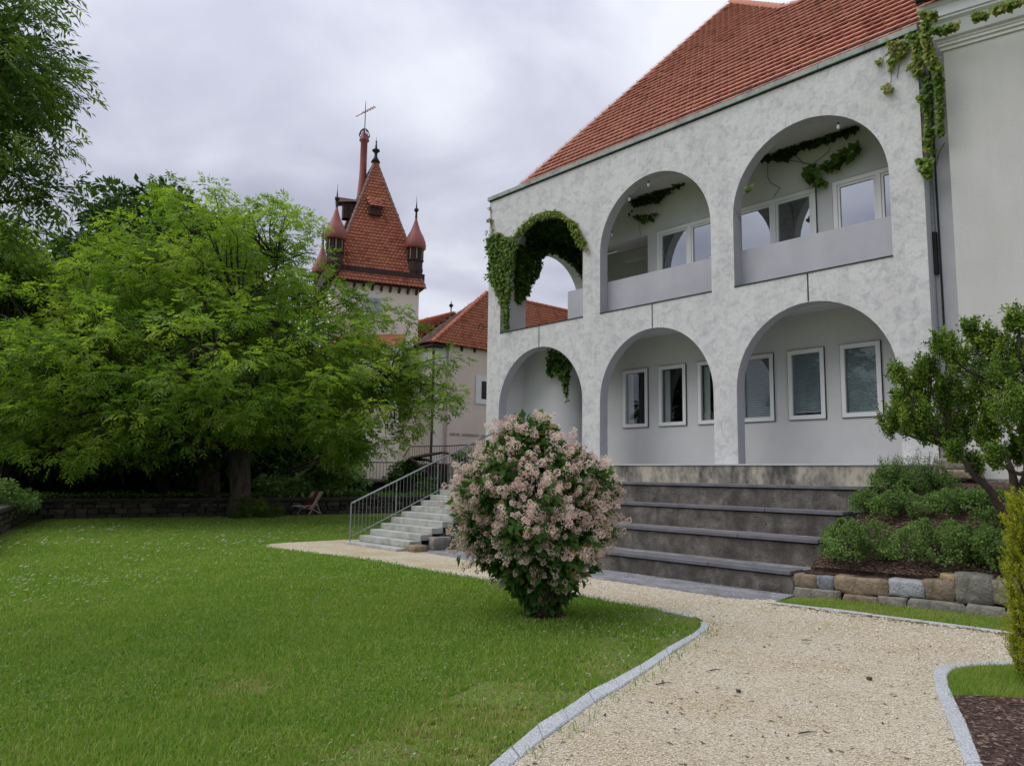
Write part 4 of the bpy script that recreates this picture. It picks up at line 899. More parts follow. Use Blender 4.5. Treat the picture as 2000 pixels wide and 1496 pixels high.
def rubble_wall(root, p, q, h, maxn=300):
    p, q = Vector((*p, 0)), Vector((*q, 0)); L_ = (q-p).length; d = (q-p).normalized(); a = math.atan2(d.y, d.x)
    MB().obox(p+Vector((0, 0, h/2)), q+Vector((0, 0, h/2)), .24, h).build('wall_core', M['mortar'], root)
    z = .0; cnt = 0; row = 0
    while z < h-.05:
        rh = random.uniform(.13, .21); x = random.uniform(-.1, 0)
        while x < L_:
            wd = random.uniform(.24, .62)
            if cnt < maxn:
                o = bpy.data.objects.new('stone', random.choice(stone_protos)); C.objects.link(o); o.parent = root
                c = p+d*(x+wd/2)+Vector((0, 0, z+rh/2)); sc = Vector((wd*.97, .46+random.uniform(-.05, .05), rh*.95))
                o.matrix_local = Matrix.Translation(c-wl(root))@Matrix.Rotation(a+random.uniform(-.05, .05), 4, 'Z')@Matrix.Diagonal((*sc, 1)); cnt += 1
            x += wd
        z += rh; row += 1
    x = 0
    while x < L_:
        wd = random.uniform(.9, 1.4); c = p+d*x; e = p+d*min(L_, x+wd-.02); MB().obox(c+Vector((0, 0, h+.05)), e+Vector((0, 0, h+.05)), .58, .13).build('capstone', M['rock_dark2'], root, bevel=.02); x += wd
rubble_wall(gw, (-30.3, 5.1), (-28.95, 18.0), .58)
rubble_wall(gw2, (-30.3, 5.0), (-17.0, 1.6), .60, 300)
gw3 = thing('garden_wall', (-28.9, 20, 0), 'dark end of the garden wall seen through the stair railing', 'wall')
rubble_wall(gw3, (-28.93, 18.02), (-28.3, 25.5), .62, 120)

# ---- folding deck chair
dk = thing('deck_chair', (-28.6, 15.3, 0), 'folding wooden deck chair with red and white canvas standing before the far stone wall', 'deck chair')
o0 = on(603, 1006, 2, 0); s0 = on(637, 1004, 2, 0)
fw_ = Vector((s0[0]-o0[0], s0[1]-o0[1], 0)).normalized(); sdv = Vector((-fw_.y, fw_.x, 0)); base = Vector((o0[0], o0[1], 0))
def dp(a, b, z): q = base+fw_*a+sdv*b; return (q.x, q.y, z)
for b in (0, .58):
    MB().obox(dp(-.02, b, .02), dp(.80, b, .93), .05, .035).build('frame_rail', M['pinewood'], dk)
    MB().obox(dp(.72, b, .02), dp(.42, b, .50), .045, .03).build('leg', M['pinewood'], dk)
    MB().obox(dp(-.30, b, .36), dp(.50, b, .40), .045, .03).build('arm_rest', M['pinewood'], dk)
    MB().obox(dp(.0, b, .30), dp(.72, b, .04), .04, .03).build('lower_rail', M['pinewood'], dk)
MB().obox(dp(.80, 0, .93), dp(.80, .58, .93), .04, .04).build('cross_bar', M['pinewood'], dk)
MB().obox(dp(-.30, 0, .36), dp(-.30, .58, .36), .2, .03).build('foot_bar', M['white'], dk)
prf = [(.78, .93), (.66, .74), (.50, .53), (.36, .36), (.22, .25), (.06, .24)]
for i, (b0_, b1_) in enumerate(((.03, .17), (.172, .40), (.402, .55))):
    c_ = MB(); vs = []
    for a, z in prf: vs += [dp(a, b0_, z), dp(a, b1_, z)]
    c_.add(vs, [(2*i_, 2*i_+1, 2*i_+3, 2*i_+2) for i_ in range(len(prf)-1)]); c_.build('canvas_strip', M['canvas_r'] if i == 1 else M['canvas'], dk)

# ================================================================= VEGETATION
def pick(poly, n):
    P = np.array(poly, float); lo_, hi = P.min(0), P.max(0); out = np.zeros((0, 2))
    while len(out) < n:
        q = lo_+rng.random((n*2, 2))*(hi-lo_); out = np.vstack([out, q[inpoly(q, poly)]])
    return out[:n]
def clumped(P, amp): return P
def crown(name, parent, lobes, ncl, per, Ln, m, wf=.5, spread=.9, flat=.6, tmean=.5, tvar=.2, n_leaf=1, droop=.5, shell=.55, kind='stuff', label=None, mid=.45, out=.35):
    """lobes: (centre xyz, rx, rz). clusters of leaves spread through the volume of the lobes"""
    vol = np.array([a[1]**2*a[2] for a in lobes]); vol = vol**.75; pr_ = vol/vol.sum(); ix = rng.choice(len(lobes), ncl, p=pr_)
    c = np.array([a[0] for a in lobes])[ix]; rx = np.array([a[1] for a in lobes])[ix]; rz_ = np.array([a[2] for a in lobes])[ix]
    dd = rdir(ncl); rad = shell+(1-shell)*rng.random((ncl, 1))**.6; rad = np.where(rng.random((ncl, 1)) < .25, rng.random((ncl, 1)), rad)
    off = dd*rad*np.stack([rx, rx, rz_], 1); cl = c+off
    tc_ = np.clip(rng.normal(tmean, tvar, ncl), 0, 1); n = ncl*per; ci = np.repeat(np.arange(ncl), per)
    loc = inball(n)*np.array([spread, spread, spread*flat])*(.6+.8*rng.random(ncl))[ci][:, None]; P = cl[ci]+loc
    outd = unit(unit(off)[ci]*out+unit(loc)*.8+rng.normal(scale=.35, size=(n, 3))-np.array([0, 0, .15]))
    T = np.clip(tc_[ci]+rng.normal(scale=.12, size=n), 0, 1); L_ = Ln*(.7+.6*rng.random(n))
    if n_leaf > 1:
        p, d, nn, l_, w__ = sprigs(P, outd, n_leaf, L_, wf, droop); T = np.tile(T, n_leaf)
    else:
        p, d, nn, l_, w__ = P, outd-np.array([0, 0, droop*.5]), rng.normal(scale=.6, size=(n, 3))+[0, 0, 1], L_, L_*wf
    leaves(name, p, d, nn, l_, w__, T, m, parent, kind=kind, label=label, mid=mid); return cl
def lob(u, v, d, rx, rz_): return (np.array(at(u, v, d)), rx, rz_)

# ---- the walnut tree on the lawn
tb = Vector((*on(466, 1010, 2, 0)[:2], 0)); sc_ = tb.length; print('walnut', tb)
D0 = Vector((tb.x, tb.y, 0)).length
wt = thing('walnut_tree', tb, 'large bright green walnut tree with spreading crown growing on the far part of the lawn', 'tree')
tm = MB(); fork = Vector(at(466, 872, D0)); tm.tube([tb+Vector((0, 0, -.2)), tb+Vector((0, 0, .25)), tb+Vector((.02, 0, 1.0)), fork], [.72, .47, .38, .40], 12); tm.build('trunk', M['bark'], wt, smooth=True)
wl_ = [lob(400, 520, D0, 4.4, 3.1), lob(520, 485, D0+1, 2.5, 2.3), lob(300, 590, D0+1, 4.0, 3.2), lob(585, 660, D0, 3.0, 2.4), lob(170, 700, D0-1, 4.4, 2.6), lob(700, 755, D0-1, 2.8, 1.6), lob(820, 790, D0-1.5, 1.8, 1.1),
       lob(450, 720, D0-2, 6, 2.4), lob(80, 770, D0, 4, 2.2), lob(620, 810, D0-2, 3.6, 1.3), lob(300, 800, D0-3, 4.2, 1.3), lob(680, 600, D0, 1.2, 1.2), lob(760, 650, D0-1, 1.3, 1.4), lob(880, 790, D0-2, .8, .9), lob(840, 700, D0-2, .9, .8), lob(190, 880, D0-3, 2.6, .6), lob(720, 870, D0-2, 2.0, .6), lob(325, 400, D0, .9, 1.2)]
cls = crown('crown', wt, wl_, 820, 30, .40, M['walnut'], wf=.36, spread=.55, flat=.5, tmean=.55, tvar=.22, n_leaf=7, droop=.32, shell=.45)
lm_ = MB(); limbs = []
for (u, v, dd, r0__, sg_) in ((330, 700, 0, .26, .05), (400, 560, 1, .24, .02), (470, 600, -2, .2, .02), (540, 520, 1, .24, .02), (640, 740, -1, .26, -.05), (250, 790, -2, .22, -.05), (600, 640, 2, .2, 0), (760, 740, -2, .15, 0), (130, 740, 0, .16, .0), (420, 680, -3, .18, 0)):
    st_ = fork if r0__ >= .2 or not limbs else limbs[0 if u < 300 else 4][3]
    limbs.append(bough(lm_, st_, at(u, v, D0+dd), r0__, .06, 6, sg_, .05, 7))
for c in cls:
    if rng.random() < .62:
        c = Vector(c); best = min(((c-p).length, p) for l_ in limbs for p in l_[1:])
        if best[0] < 6.5: bough(lm_, best[1], c, .028+.007*best[0], .010, 4, .08, .07, 4)
lm_.build('limbs', M['bark_d'], wt, kind='stuff')
# basal shoots
crown('basal_shoots', wt, [lob(490, 985, D0-.3, .55, .3), lob(455, 1000, D0-.8, .5, .2), lob(520, 1000, D0-.4, .4, .2)], 26, 26, .24, M['walnut'], wf=.4, spread=.22, n_leaf=5, tmean=.25)
sheet('bare_patch', [(tb.x+1.9+1.7*cos(t)*(1+.2*sin(3*t)), tb.y-.8+3.0*sin(t)*(1+.2*cos(4*t))) for t in np.linspace(0, 2*pi, 22)[:-1]], .004, M['dirt'])

# ---- background trees
def bgtree(name, label, u, vb, d, lobes, ncl, per, Ln, m='darkleaf', tmean=.45, trunk=.35, group=None, **k):
    b = Vector(at(u, vb, d)); b.z = 0
    t = thing(name, b, label, 'tree', group); L_ = [lob(*q) for q in lobes]
    top = Vector(L_[0][0]); tk = MB(); tk.tube([b, b.lerp(Vector((top.x, top.y, top.z*.4)), .6), Vector((top.x, top.y, top.z))], [trunk, trunk*.75, trunk*.2], 8); tk.build('trunk', M['bark_d'], t)
    c = crown('crown', t, L_, ncl, per, Ln, M[m], tmean=tmean, **k)
    br = MB()
    for q in c[::7]: bough(br, Vector((top.x*.6+b.x*.4, top.y*.6+b.y*.4, max(2.5, q[2]-3))), q, .09, .02, 3, .03, .05, 4)
    br.build('limbs', M['bark_d'], t, kind='stuff'); return t
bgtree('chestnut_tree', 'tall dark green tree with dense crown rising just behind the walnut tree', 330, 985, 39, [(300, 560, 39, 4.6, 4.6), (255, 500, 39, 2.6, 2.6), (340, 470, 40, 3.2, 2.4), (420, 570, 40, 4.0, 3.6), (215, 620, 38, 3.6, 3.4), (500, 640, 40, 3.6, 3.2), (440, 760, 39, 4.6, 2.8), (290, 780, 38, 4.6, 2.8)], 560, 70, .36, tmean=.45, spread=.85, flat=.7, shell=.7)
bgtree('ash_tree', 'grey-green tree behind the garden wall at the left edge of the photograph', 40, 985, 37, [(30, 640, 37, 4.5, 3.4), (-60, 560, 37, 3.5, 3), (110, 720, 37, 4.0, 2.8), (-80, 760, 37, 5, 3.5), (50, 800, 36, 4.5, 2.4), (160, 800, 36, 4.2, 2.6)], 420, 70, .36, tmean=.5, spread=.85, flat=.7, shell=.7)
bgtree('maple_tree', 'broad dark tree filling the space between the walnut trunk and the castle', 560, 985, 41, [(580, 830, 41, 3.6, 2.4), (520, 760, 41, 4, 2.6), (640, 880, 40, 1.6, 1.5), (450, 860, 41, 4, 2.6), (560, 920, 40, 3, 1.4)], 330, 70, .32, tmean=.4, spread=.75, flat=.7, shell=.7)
t2 = bgtree('forked_tree', 'dark forked tree trunk standing just behind the walnut trunk', 412, 985, 32, [(395, 850, 32, 2.0, 1.0)], 60, 60, .3, tmean=.4, trunk=.30)
fk = MB(); b_ = Vector(at(415, 985, 32)); b_.z = 0; fk.tube([b_, Vector(at(412, 930, 32)), Vector(at(392, 850, 32))], [.42, .34, .2], 8); fk.tube([Vector(at(412, 930, 32)), Vector(at(440, 850, 32))], [.28, .2], 8); fk.build('trunk', M['bark_d'], t2, label='dark trunk forking in two')
pale = bgtree('pale_ash_tree', 'thin pale-leaved tree top showing at the left edge below the overhanging branches', 15, 985, 33, [(10, 490, 33, 1.6, 1.0), (60, 540, 33, 1.4, .9), (-40, 520, 33, 2, 1.3), (100, 500, 33, .6, .5)], 90, 30, .42, m='walnut', tmean=.55, n_leaf=7, wf=.32, spread=.5, trunk=.16)
bgtree('hazel_bush', 'bright green bush beside the terrace railing beyond the garden wall', 645, 985, 34, [(650, 925, 34, 1.0, .8), (610, 950, 34, 1.0, .55), (690, 950, 34.5, .5, .7), (560, 955, 33.5, 1, .5)], 90, 60, .22, m='shrub', tmean=.6, spread=.32, trunk=.06)
bgtree('ivy_bush', 'dark green bush climbing the terrace wall behind the stair railing', 800, 985, 38, [(800, 920, 40, .9, .6), (770, 945, 40, .5, .5), (905, 905, 36.5, .35, .8), (840, 960, 37, .8, .6)], 90, 60, .16, m='darkleaf', tmean=.7, spread=.3, trunk=.05)
for i, (x, y, hh) in enumerate(((-24, -18, 14), (-33, -14, 14.5), (-15, -22, 13), (-43, -11, 13))):
    t = thing('garden_tree', (x, y, 0), ['dark garden tree outside the picture, mirrored in the ground floor windows', 'taller dark garden tree outside the picture beyond the first', 'garden tree outside the picture nearest the viewer', 'garden tree outside the picture by the short garden wall'][i], 'tree')
    MB().tube([(x, y, 0), (x, y, hh*.8)], [.25, .06], 8).build('trunk', M['bark_d'], t)
    crown('crown', t, [(np.array([x, y, hh*.42]), 4.0, hh*.28), (np.array([x+.5, y, hh*.68]), 3.0, hh*.24), (np.array([x-.4, y+.3, hh*.86]), 1.6, hh*.13)], 150, 60, .42, M['darkleaf'], tmean=.4, spread=.6, flat=.6, shell=.5)
# dense wood behind everything on the left
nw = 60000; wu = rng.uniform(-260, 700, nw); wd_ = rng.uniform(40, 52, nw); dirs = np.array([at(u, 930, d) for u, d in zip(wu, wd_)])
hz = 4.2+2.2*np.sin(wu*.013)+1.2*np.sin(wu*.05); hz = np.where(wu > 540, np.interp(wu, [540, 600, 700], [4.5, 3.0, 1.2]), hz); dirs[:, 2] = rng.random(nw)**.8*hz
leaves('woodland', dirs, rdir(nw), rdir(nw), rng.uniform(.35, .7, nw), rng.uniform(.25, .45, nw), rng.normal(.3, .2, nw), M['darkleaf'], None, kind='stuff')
tag(bpy.data.objects['woodland'], 'dark dense undergrowth and woodland behind the far garden wall', 'woodland')
MB().add([(-37, -30, 0), (-37, 34, 0), (-60, 34, 5.5), (-75, -30, 9)], [(0, 3, 2, 1)]).build('wooded_slope', M['mulch'], kind='structure')
# creepers lying along the wall tops
def scatter_line(name, label, p, q, z, n, wdt, m, tm_, Ln):
    t = rng.random(n)[:, None]; P = np.array([*p, z])*(1-t)+np.array([*q, z])*t+np.stack([rng.normal(scale=wdt, size=n), rng.normal(scale=wdt*.5, size=n), np.abs(rng.normal(scale=.05, size=n))], 1)*(.4+np.abs(np.sin(t*23+1.3)))
    o = leaves(name, P, rdir(n)+[0, 0, .4], rdir(n)+[0, 0, 1], np.full(n, Ln)*(.6+.8*rng.random(n)), np.full(n, Ln*.7), rng.normal(tm_, .2, n), M[m], None, kind='stuff'); return tag(o, label, 'ground cover')
scatter_line('wall_creeper', 'small-leaved creeper lying along the top of the far garden wall', (-30.4, 5.2), (-28.9, 24), .74, 4200, .22, 'ivy', .3, .10)
wp = thing('weed_clump', at(15, 1000, 26), 'clump of green weeds growing over the corner of the garden wall at the left edge', 'weeds')
crown('foliage', wp, [lob(0, 975, 26, .9, .42), lob(28, 985, 27, .5, .28), lob(-40, 965, 25.5, .9, .5), lob(60, 968, 30.6, .5, .16)], 60, 60, .12, M['shrub'], wf=.6, spread=.25, tmean=.5, tvar=.15)

# ---- overhanging ash branch, upper left (its trunk stands outside the picture)
at0 = Vector((-9.6, -1.6, 0)); asht = thing('ash_tree', at0, 'ash tree whose leafy branches hang into the upper left corner, trunk outside the picture', 'tree')
al = [lob(10, 40, 11, .75, .6), lob(60, 130, 11, .45, .35), lob(70, 195, 11, .36, .30), lob(20, 250, 11, .6, .5), lob(10, 345, 11, .55, .4), lob(80, 375, 11, .36, .26), lob(122, 392, 11, .16, .12), lob(50, 425, 11, .32, .16), lob(-90, 150, 10.5, 1.2, 1.2), lob(-110, 350, 10.5, 1.0, .9), lob(-200, 60, 10, 1.5, 1.3), lob(-300, 200, 9.6, 1.3, 1.3)]
cla = crown('crown', asht, al, 340, 15, .26, M['ashleaf'], wf=.27, spread=.24, flat=.7, tmean=.6, tvar=.24, n_leaf=9, droop=.5, shell=.4, out=.5)
tk = MB(); tk.tube([at0, at0+Vector((0, .1, 3)), at0+Vector((-.1, .4, 8.5))], [.28, .22, .08], 10); tk.build('trunk', M['bark'], asht, smooth=True)
br = MB(); hub = [bough(br, at0+Vector((0, .1, 2.6+i*1.1)), at(u, v, d), .07, .02, 5, .06, .03, 5) for i, (u, v, d) in enumerate(((60, 390, 11), (10, 330, 10.8), (60, 230, 11), (40, 120, 11), (0, 20, 11)))]
for c in cla[::2]:
    c = Vector(c); b = min(((c-p).length, p) for h in hub for p in h[2:])
    if b[0] < 2.2: bough(br, b[1], c, .014, .004, 3, .05, .05, 4)
br.build('limbs', M['bark_d'], asht, kind='stuff')

# ---- the lilac bush
lb0 = Vector((*on(1060, 1203, 2, 0)[:2], 0)); print('lilac', lb0, lb0.length)
li = thing('lilac_bush', lb0, 'round lilac bush covered in pale pink flower panicles in front of the stone seating tiers', 'shrub')
rprof = lambda z: np.interp(z, [0, .12, .35, .6, .9, 1.2, 1.5, 1.75, 1.95, 2.15, 2.45], [.08, .13, .36, .62, .84, .94, .93, .82, .60, .36, .10])
KH = 1.0
def lilac_pts(n, shell, zlo=0., zhi=2.4, power=.5):
    z = np.zeros(0); 
    while len(z) < n:
        q = rng.uniform(zlo, zhi, n*3); z = np.r_[z, q[rng.random(n*3) < (rprof(q)/.95)]]
    z = z[:n]; th = rng.uniform(0, 2*pi, n); lumps = 1+.14*np.sin(3*th+3.4*z)+.13*np.sin(6*th-5*z)+.09*np.sin(11*th+9*z)
    r = .95*rprof(z)*lumps*(shell+(1-shell)*rng.random(n)**power); P = np.stack([r*np.cos(th), r*np.sin(th), z*KH], 1)
    lz = np.clip(z-.4, 0, 1)*.17; P[:, 0] -= .667*lz; P[:, 1] -= .745*lz; return P, unit(np.stack([np.cos(th), np.sin(th), (z-1.3)*.7], 1))
n = 9800; P, O = lilac_pts(n, .42); off = np.array(lb0)
gapm = (np.sin(P[:, 0]*7+P[:, 2]*5)+np.sin(P[:, 1]*6-P[:, 2]*8+2) > -1.05); P, O = P[gapm], O[gapm]; n = len(P)
leaves('foliage', P+off+rng.normal(scale=.03, size=(n, 3)), O*.7+rdir(n)*.6-[0, 0, .35], O+rdir(n)*.5+[0, 0, .5], .085+.05*rng.random(n), .065+.035*rng.random(n), np.where(rng.random(n) < .06, .97, rng.normal(.42, .2, n)), M['lilacleaf'], li, kind='stuff', mid=.38)
# stems
smb = MB()
for i in range(26):
    a = rng.uniform(0, 2*pi); q = rng.uniform(.3, 1.05); z = rng.uniform(.9, 2.25); r = float(rprof(z))*q
    bough(smb, lb0+Vector((.13*cos(a), .13*sin(a), 0)), lb0+Vector((r*cos(a), r*sin(a), z)), .026, .007, 6, -.04, .03, 5)
smb.build('stems', M['bark_d'], li, kind='stuff')
# panicles: cones of florets
def panicle(seed, ln=.16):
    rg = np.random.default_rng(seed); nf = 120; t = rg.random(nf)**.8; r = .036*(1-t)**.6+.006; th = rg.uniform(0, 2*pi, nf)
    side = 1+.5*np.sin(t*14+seed)
    P = np.stack([r*side*np.cos(th), r*side*np.sin(th), t*ln], 1); O = unit(np.stack([np.cos(th), np.sin(th), .5+0*th], 1))
    return P, O
pn, pd, pt_ = 560, None, None
P1, O1 = lilac_pts(760, .86, .8, 2.4); P2, O2 = lilac_pts(70, .95, .4, .95); P3, O3 = lilac_pts(150, .7, 1.1, 2.4)
P1 = P1*np.array([1, 1, 1])+O1*(rng.random((len(P1), 1))**2*.20-.03); PP, OO = np.vstack([P1, P3, P2]), np.vstack([O1, O3, O2])
ax_ = unit(OO*np.array([1, 1, .8])+np.where(PP[:, 2:3] > 1.0, [[0, 0, .30]], [[0, 0, -.7]])+rng.normal(scale=.38, size=OO.shape))
def frames(a):
    z = a; x = unit(np.cross(z, rng.normal(size=z.shape))); y = np.cross(z, x); return np.stack([x, y, z], 2)
FR = frames(ax_); SC = rng.uniform(.5, 1.15, len(PP)); protos = []
for q in range(8):
    p_, o_ = panicle(q); n_f = len(p_); tv = np.clip(rng.normal(.35+.12*(q % 4), .2, n_f), 0, 1)
    V = leafV(p_, o_+rdir(n_f)*.4, rdir(n_f), np.full(n_f, .018), np.full(n_f, .016)); protos.append((V, np.repeat(tv, 4)))
pm = [raw_mesh('flower_panicle', V, np.arange(len(V)), 4, tv, M['floret']) for V, tv in protos]
d_c = np.linalg.norm(PP+off-EYE, axis=1); order = np.argsort(d_c); vis = order[:300]; rest = order[300:]
for i in vis:
    o = bpy.data.objects.new('flower_panicle', pm[i % 8]); C.objects.link(o); o.parent = li
    Mx = Matrix(FR[i].tolist()).to_4x4(); o.matrix_local = Matrix.Translation(Vector(PP[i]))@Mx@Matrix.Scale(float(SC[i]), 4)
V = np.concatenate([(protos[i % 8][0]*SC[i])@FR[i].T+PP[i] for i in rest]); tv = np.concatenate([protos[i % 8][1] for i in rest])
o = bpy.data.objects.new('flower_panicles', raw_mesh('flower_panicles', V, np.arange(len(V)), 4, tv, M['floret'])); reg(o, li, lb0); o['kind'] = 'stuff'
nl = 260; P, O = lilac_pts(nl, .2, 0, .1); P[:, :2] *= 2.2; P[:, 2] = .03
o = leaves('fallen_leaves', P+off, rdir(nl), rdir(nl)*.3+[0, 0, 1], np.full(nl, .06), np.full(nl, .04), rng.random(nl), M['litter'], None, kind='stuff'); tag(o, 'fallen leaves under the lilac bush', 'leaf litter')

# ---- the small-leaved tree at the right edge
bt0 = Vector((*at(2000, 985, 11.3)[:2], 1.15)); bt = thing('box_leaved_tree', bt0, 'small spreading tree with small glossy leaves at the right edge before the grey house', 'tree')
bb = [(1752, 838, .20), (1765, 800, .18), (1790, 820, .24), (1790, 775, .18), (1760, 745, .08), (1815, 735, .22), (1815, 850, .20), (1850, 780, .28), (1850, 690, .17), (1870, 850, .22), (1890, 720, .30), (1900, 800, .30), (1925, 675, .16), (1930, 850, .22), (1950, 760, .34), (1985, 700, .32), (1990, 810, .30), (1990, 640, .12), (2050, 740, .5), (2060, 850, .45), (2130, 780, .5), (2100, 660, .35), (1900, 655, .08), (1865, 895, .10), (1905, 920, .09), (2000, 890, .18), (1945, 905, .10)]
L_ = [(np.array(at(u, v, 11.2+rng.normal()*.25)), r, r*.95) for u, v, r in bb]
bm_ = MB(); forks = []
for (u, v, r0__) in ((1900, 930, .075), (1960, 880, .08), (2040, 850, .08), (1870, 880, .06), (1990, 780, .06)): forks.append(bough(bm_, bt0, at(u, v, 11.3), r0__, .03, 4, -.02, .04, 7))
shoots = []
for c, r, _ in L_:
    c = Vector(c); b = min(((c-p).length, p) for f in forks for p in f[2:]); bough(bm_, b[1], c, .030, .012, 4, -.06, .05, 6)
    for k_ in range(int(26+120*r)):
        q = c+Vector(inball(1)[0])*r*.9; tip = q+Vector((rng.normal()*.05-.03, rng.normal()*.05, rng.uniform(.10, .26))); bm_.tube([q, tip], [.004, .002], 3, cap=False); shoots.append((np.array(q), np.array(tip)))
bm_.build('limbs', M['bark_d'], bt, kind='stuff', smooth=True)
sh = np.array(shoots); per = 42; i_ = np.repeat(np.arange(len(sh)), per); t = rng.random(len(i_))[:, None]; P = sh[i_, 0]*(1-t)+sh[i_, 1]*t+rng.normal(scale=.018, size=(len(i_), 3))
ts = np.clip(rng.normal(.45, .22, len(sh)), 0, 1)[i_]+rng.normal(scale=.1, size=len(i_)); print('box leaves', len(P))
leaves('foliage', P, rdir(len(P))+[0, 0, .4], rdir(len(P)), rng.uniform(.028, .05, len(P)), rng.uniform(.018, .03, len(P)), ts, M['boxleaf'], bt, kind='stuff')

# ---- shrubs on the bank
def bankpt(u, v):
    E_ = EYE; r = ray(u, v)
    for s_ in np.linspace(8, 22, 600):
        p = E_+r*s_/math.hypot(r[0], r[1])
        if p[1] > 11 and p[2] < min(bank_z(p[0], p[1]), 1.72): return Vector(p)
    return Vector(at(u, v, 13))
shl = [(1668, 1092, .48, .52, 'rounded green shrub standing nearest the end of the concrete tiers', .5), (1692, 1000, .26, .34, 'small shrub growing against the end of the third tier', .45), (1750, 1010, .34, .38, 'low shrub just behind the rounded shrub on the bark bank', .5), (1830, 1098, .52, .52, 'wide green shrub in the middle of the bark bank', .55), (1905, 1090, .34, .40, 'shrub between the wide shrub and the yellow yew', .5), (1965, 1112, .36, .45, 'shrub on the bank directly behind the yellow yew', .5),
       (1740, 960, .34, .40, 'twiggy shrub reaching above the platform edge at the top of the bank', .35), (1805, 965, .42, .42, 'dark shrub below the arcade corner pier', .3), (1865, 1005, .45, .36, 'grassy shrub in the middle of the upper bank', .5), (1925, 995, .4, .28, 'dim shrub under the small-leaved tree', .25), (1985, 1040, .4, .4, 'dark shrub at the foot of the small-leaved tree', .2)]
for i, (u, v, r, h, lab, tm_) in enumerate(shl):
    b = bankpt(u, v); s_ = thing('bank_shrub', b, lab, 'shrub', 'shrubs on the bark bank')
    n = int(9000*r*h*2.5); th = rng.uniform(0, 2*pi, n); zz = rng.random(n)**.75; lump = 1+.28*np.sin(3*th+i)+.2*np.sin(5*th-i*2+7*zz)+.1*np.sin(11*th+13*zz)
    rr = r*np.sqrt(np.clip(1-(zz*1.0-.35)**2/.55, 0.02, 1))*lump*(.45+.55*rng.random(n)**.5); P = np.stack([rr*np.cos(th), rr*np.sin(th), zz*h*(1+.15*np.sin(4*th+i))], 1)
    keep = np.sin(P[:, 0]*17+i)+np.sin(P[:, 1]*15+P[:, 2]*13) > -1.15; P = P[keep]; th = th[keep]; n = len(P)
    O = unit(np.stack([np.cos(th), np.sin(th), .8+0*th], 1))
    leaves('foliage', P+np.array(b), O*.6+rdir(n)*.7, O+rdir(n)*.6+[0, 0, .6], rng.uniform(.03, .055, n), rng.uniform(.02, .034, n), rng.normal(tm_, .2, n), M['shrub'], s_, kind='stuff')
    sm = MB(); LP, LD = [], []
    for k_ in range(44 if i not in (6, 7) else 60):
        a = rng.uniform(0, 2*pi); q = rng.uniform(.3, 1.0)*r; hh = h*rng.uniform(.75, 1.28)*(1.15-.4*q/r)*(1.45 if i in (6, 7) else 1); tip = b+Vector((q*cos(a), q*sin(a), hh)); bough(sm, b, tip, .006, .0022, 4, .0, .04, 3)
        for w2 in range(14): t_ = rng.uniform(.55, 1); LP.append(np.array(b.lerp(tip, t_))+rng.normal(scale=.025, size=3)); LD.append(rng.normal(size=3)+[0, 0, .5])
    sm.build('stems', M['twig'], s_, kind='stuff'); n = len(LP)
    leaves('shoot_leaves', np.array(LP), np.array(LD), rdir(n), np.full(n, .03), np.full(n, .018), rng.normal(tm_+.1, .2, n), M['shrub'], s_, kind='stuff')

# ---- yellow yew column
yb_ = Vector((*on(2046, 1345, 2, 0)[:2], 0)); yw = thing('golden_yew', yb_, 'narrow column of yellow-green yew cut by the right edge', 'shrub'); print('yew', yb_)
n = 1500; zz = rng.uniform(.05, 1.50, n); th = rng.uniform(0, 2*pi, n); rad = np.interp(zz, [0, .3, .9, 1.3, 1.55], [.22, .27, .25, .22, .14])*(.55+.45*rng.random(n)**.4)*(1+.10*np.sin(zz*9+th*2))
Bp = np.stack([rad*np.cos(th)*.8, rad*np.sin(th)*.8, zz], 1); Dp = unit(np.stack([np.cos(th)*.45, np.sin(th)*.45, 1+0*th], 1)+rng.normal(scale=.15, size=(n, 3))); ln = rng.uniform(.10, .22, n)
per = 46; i_ = np.repeat(np.arange(n), per); t = rng.random(len(i_)); P = Bp[i_]+Dp[i_]*(t*ln[i_])[:, None]
leaves('foliage', P+np.array(yb_), Dp[i_]*.8+rdir(len(P)), rdir(len(P)), np.full(len(P), .022), np.full(len(P), .006), np.clip(.25+.6*t+rng.normal(scale=.15, size=len(P)), 0, 1), M['yew'], yw, kind='stuff')
sm = MB(); 
for k_ in range(60): i = k_*20; q = Bp[i]; sm.tube([yb_+Vector((0, 0, max(0, q[2]-.5)))+Vector((q[0]*.3, q[1]*.3, 0)), yb_+Vector(q), yb_+Vector(q+Dp[i]*ln[i])], [.012, .006, .002], 4, cap=False)
sm.build('stems', M['bark_d'], yw, kind='stuff')

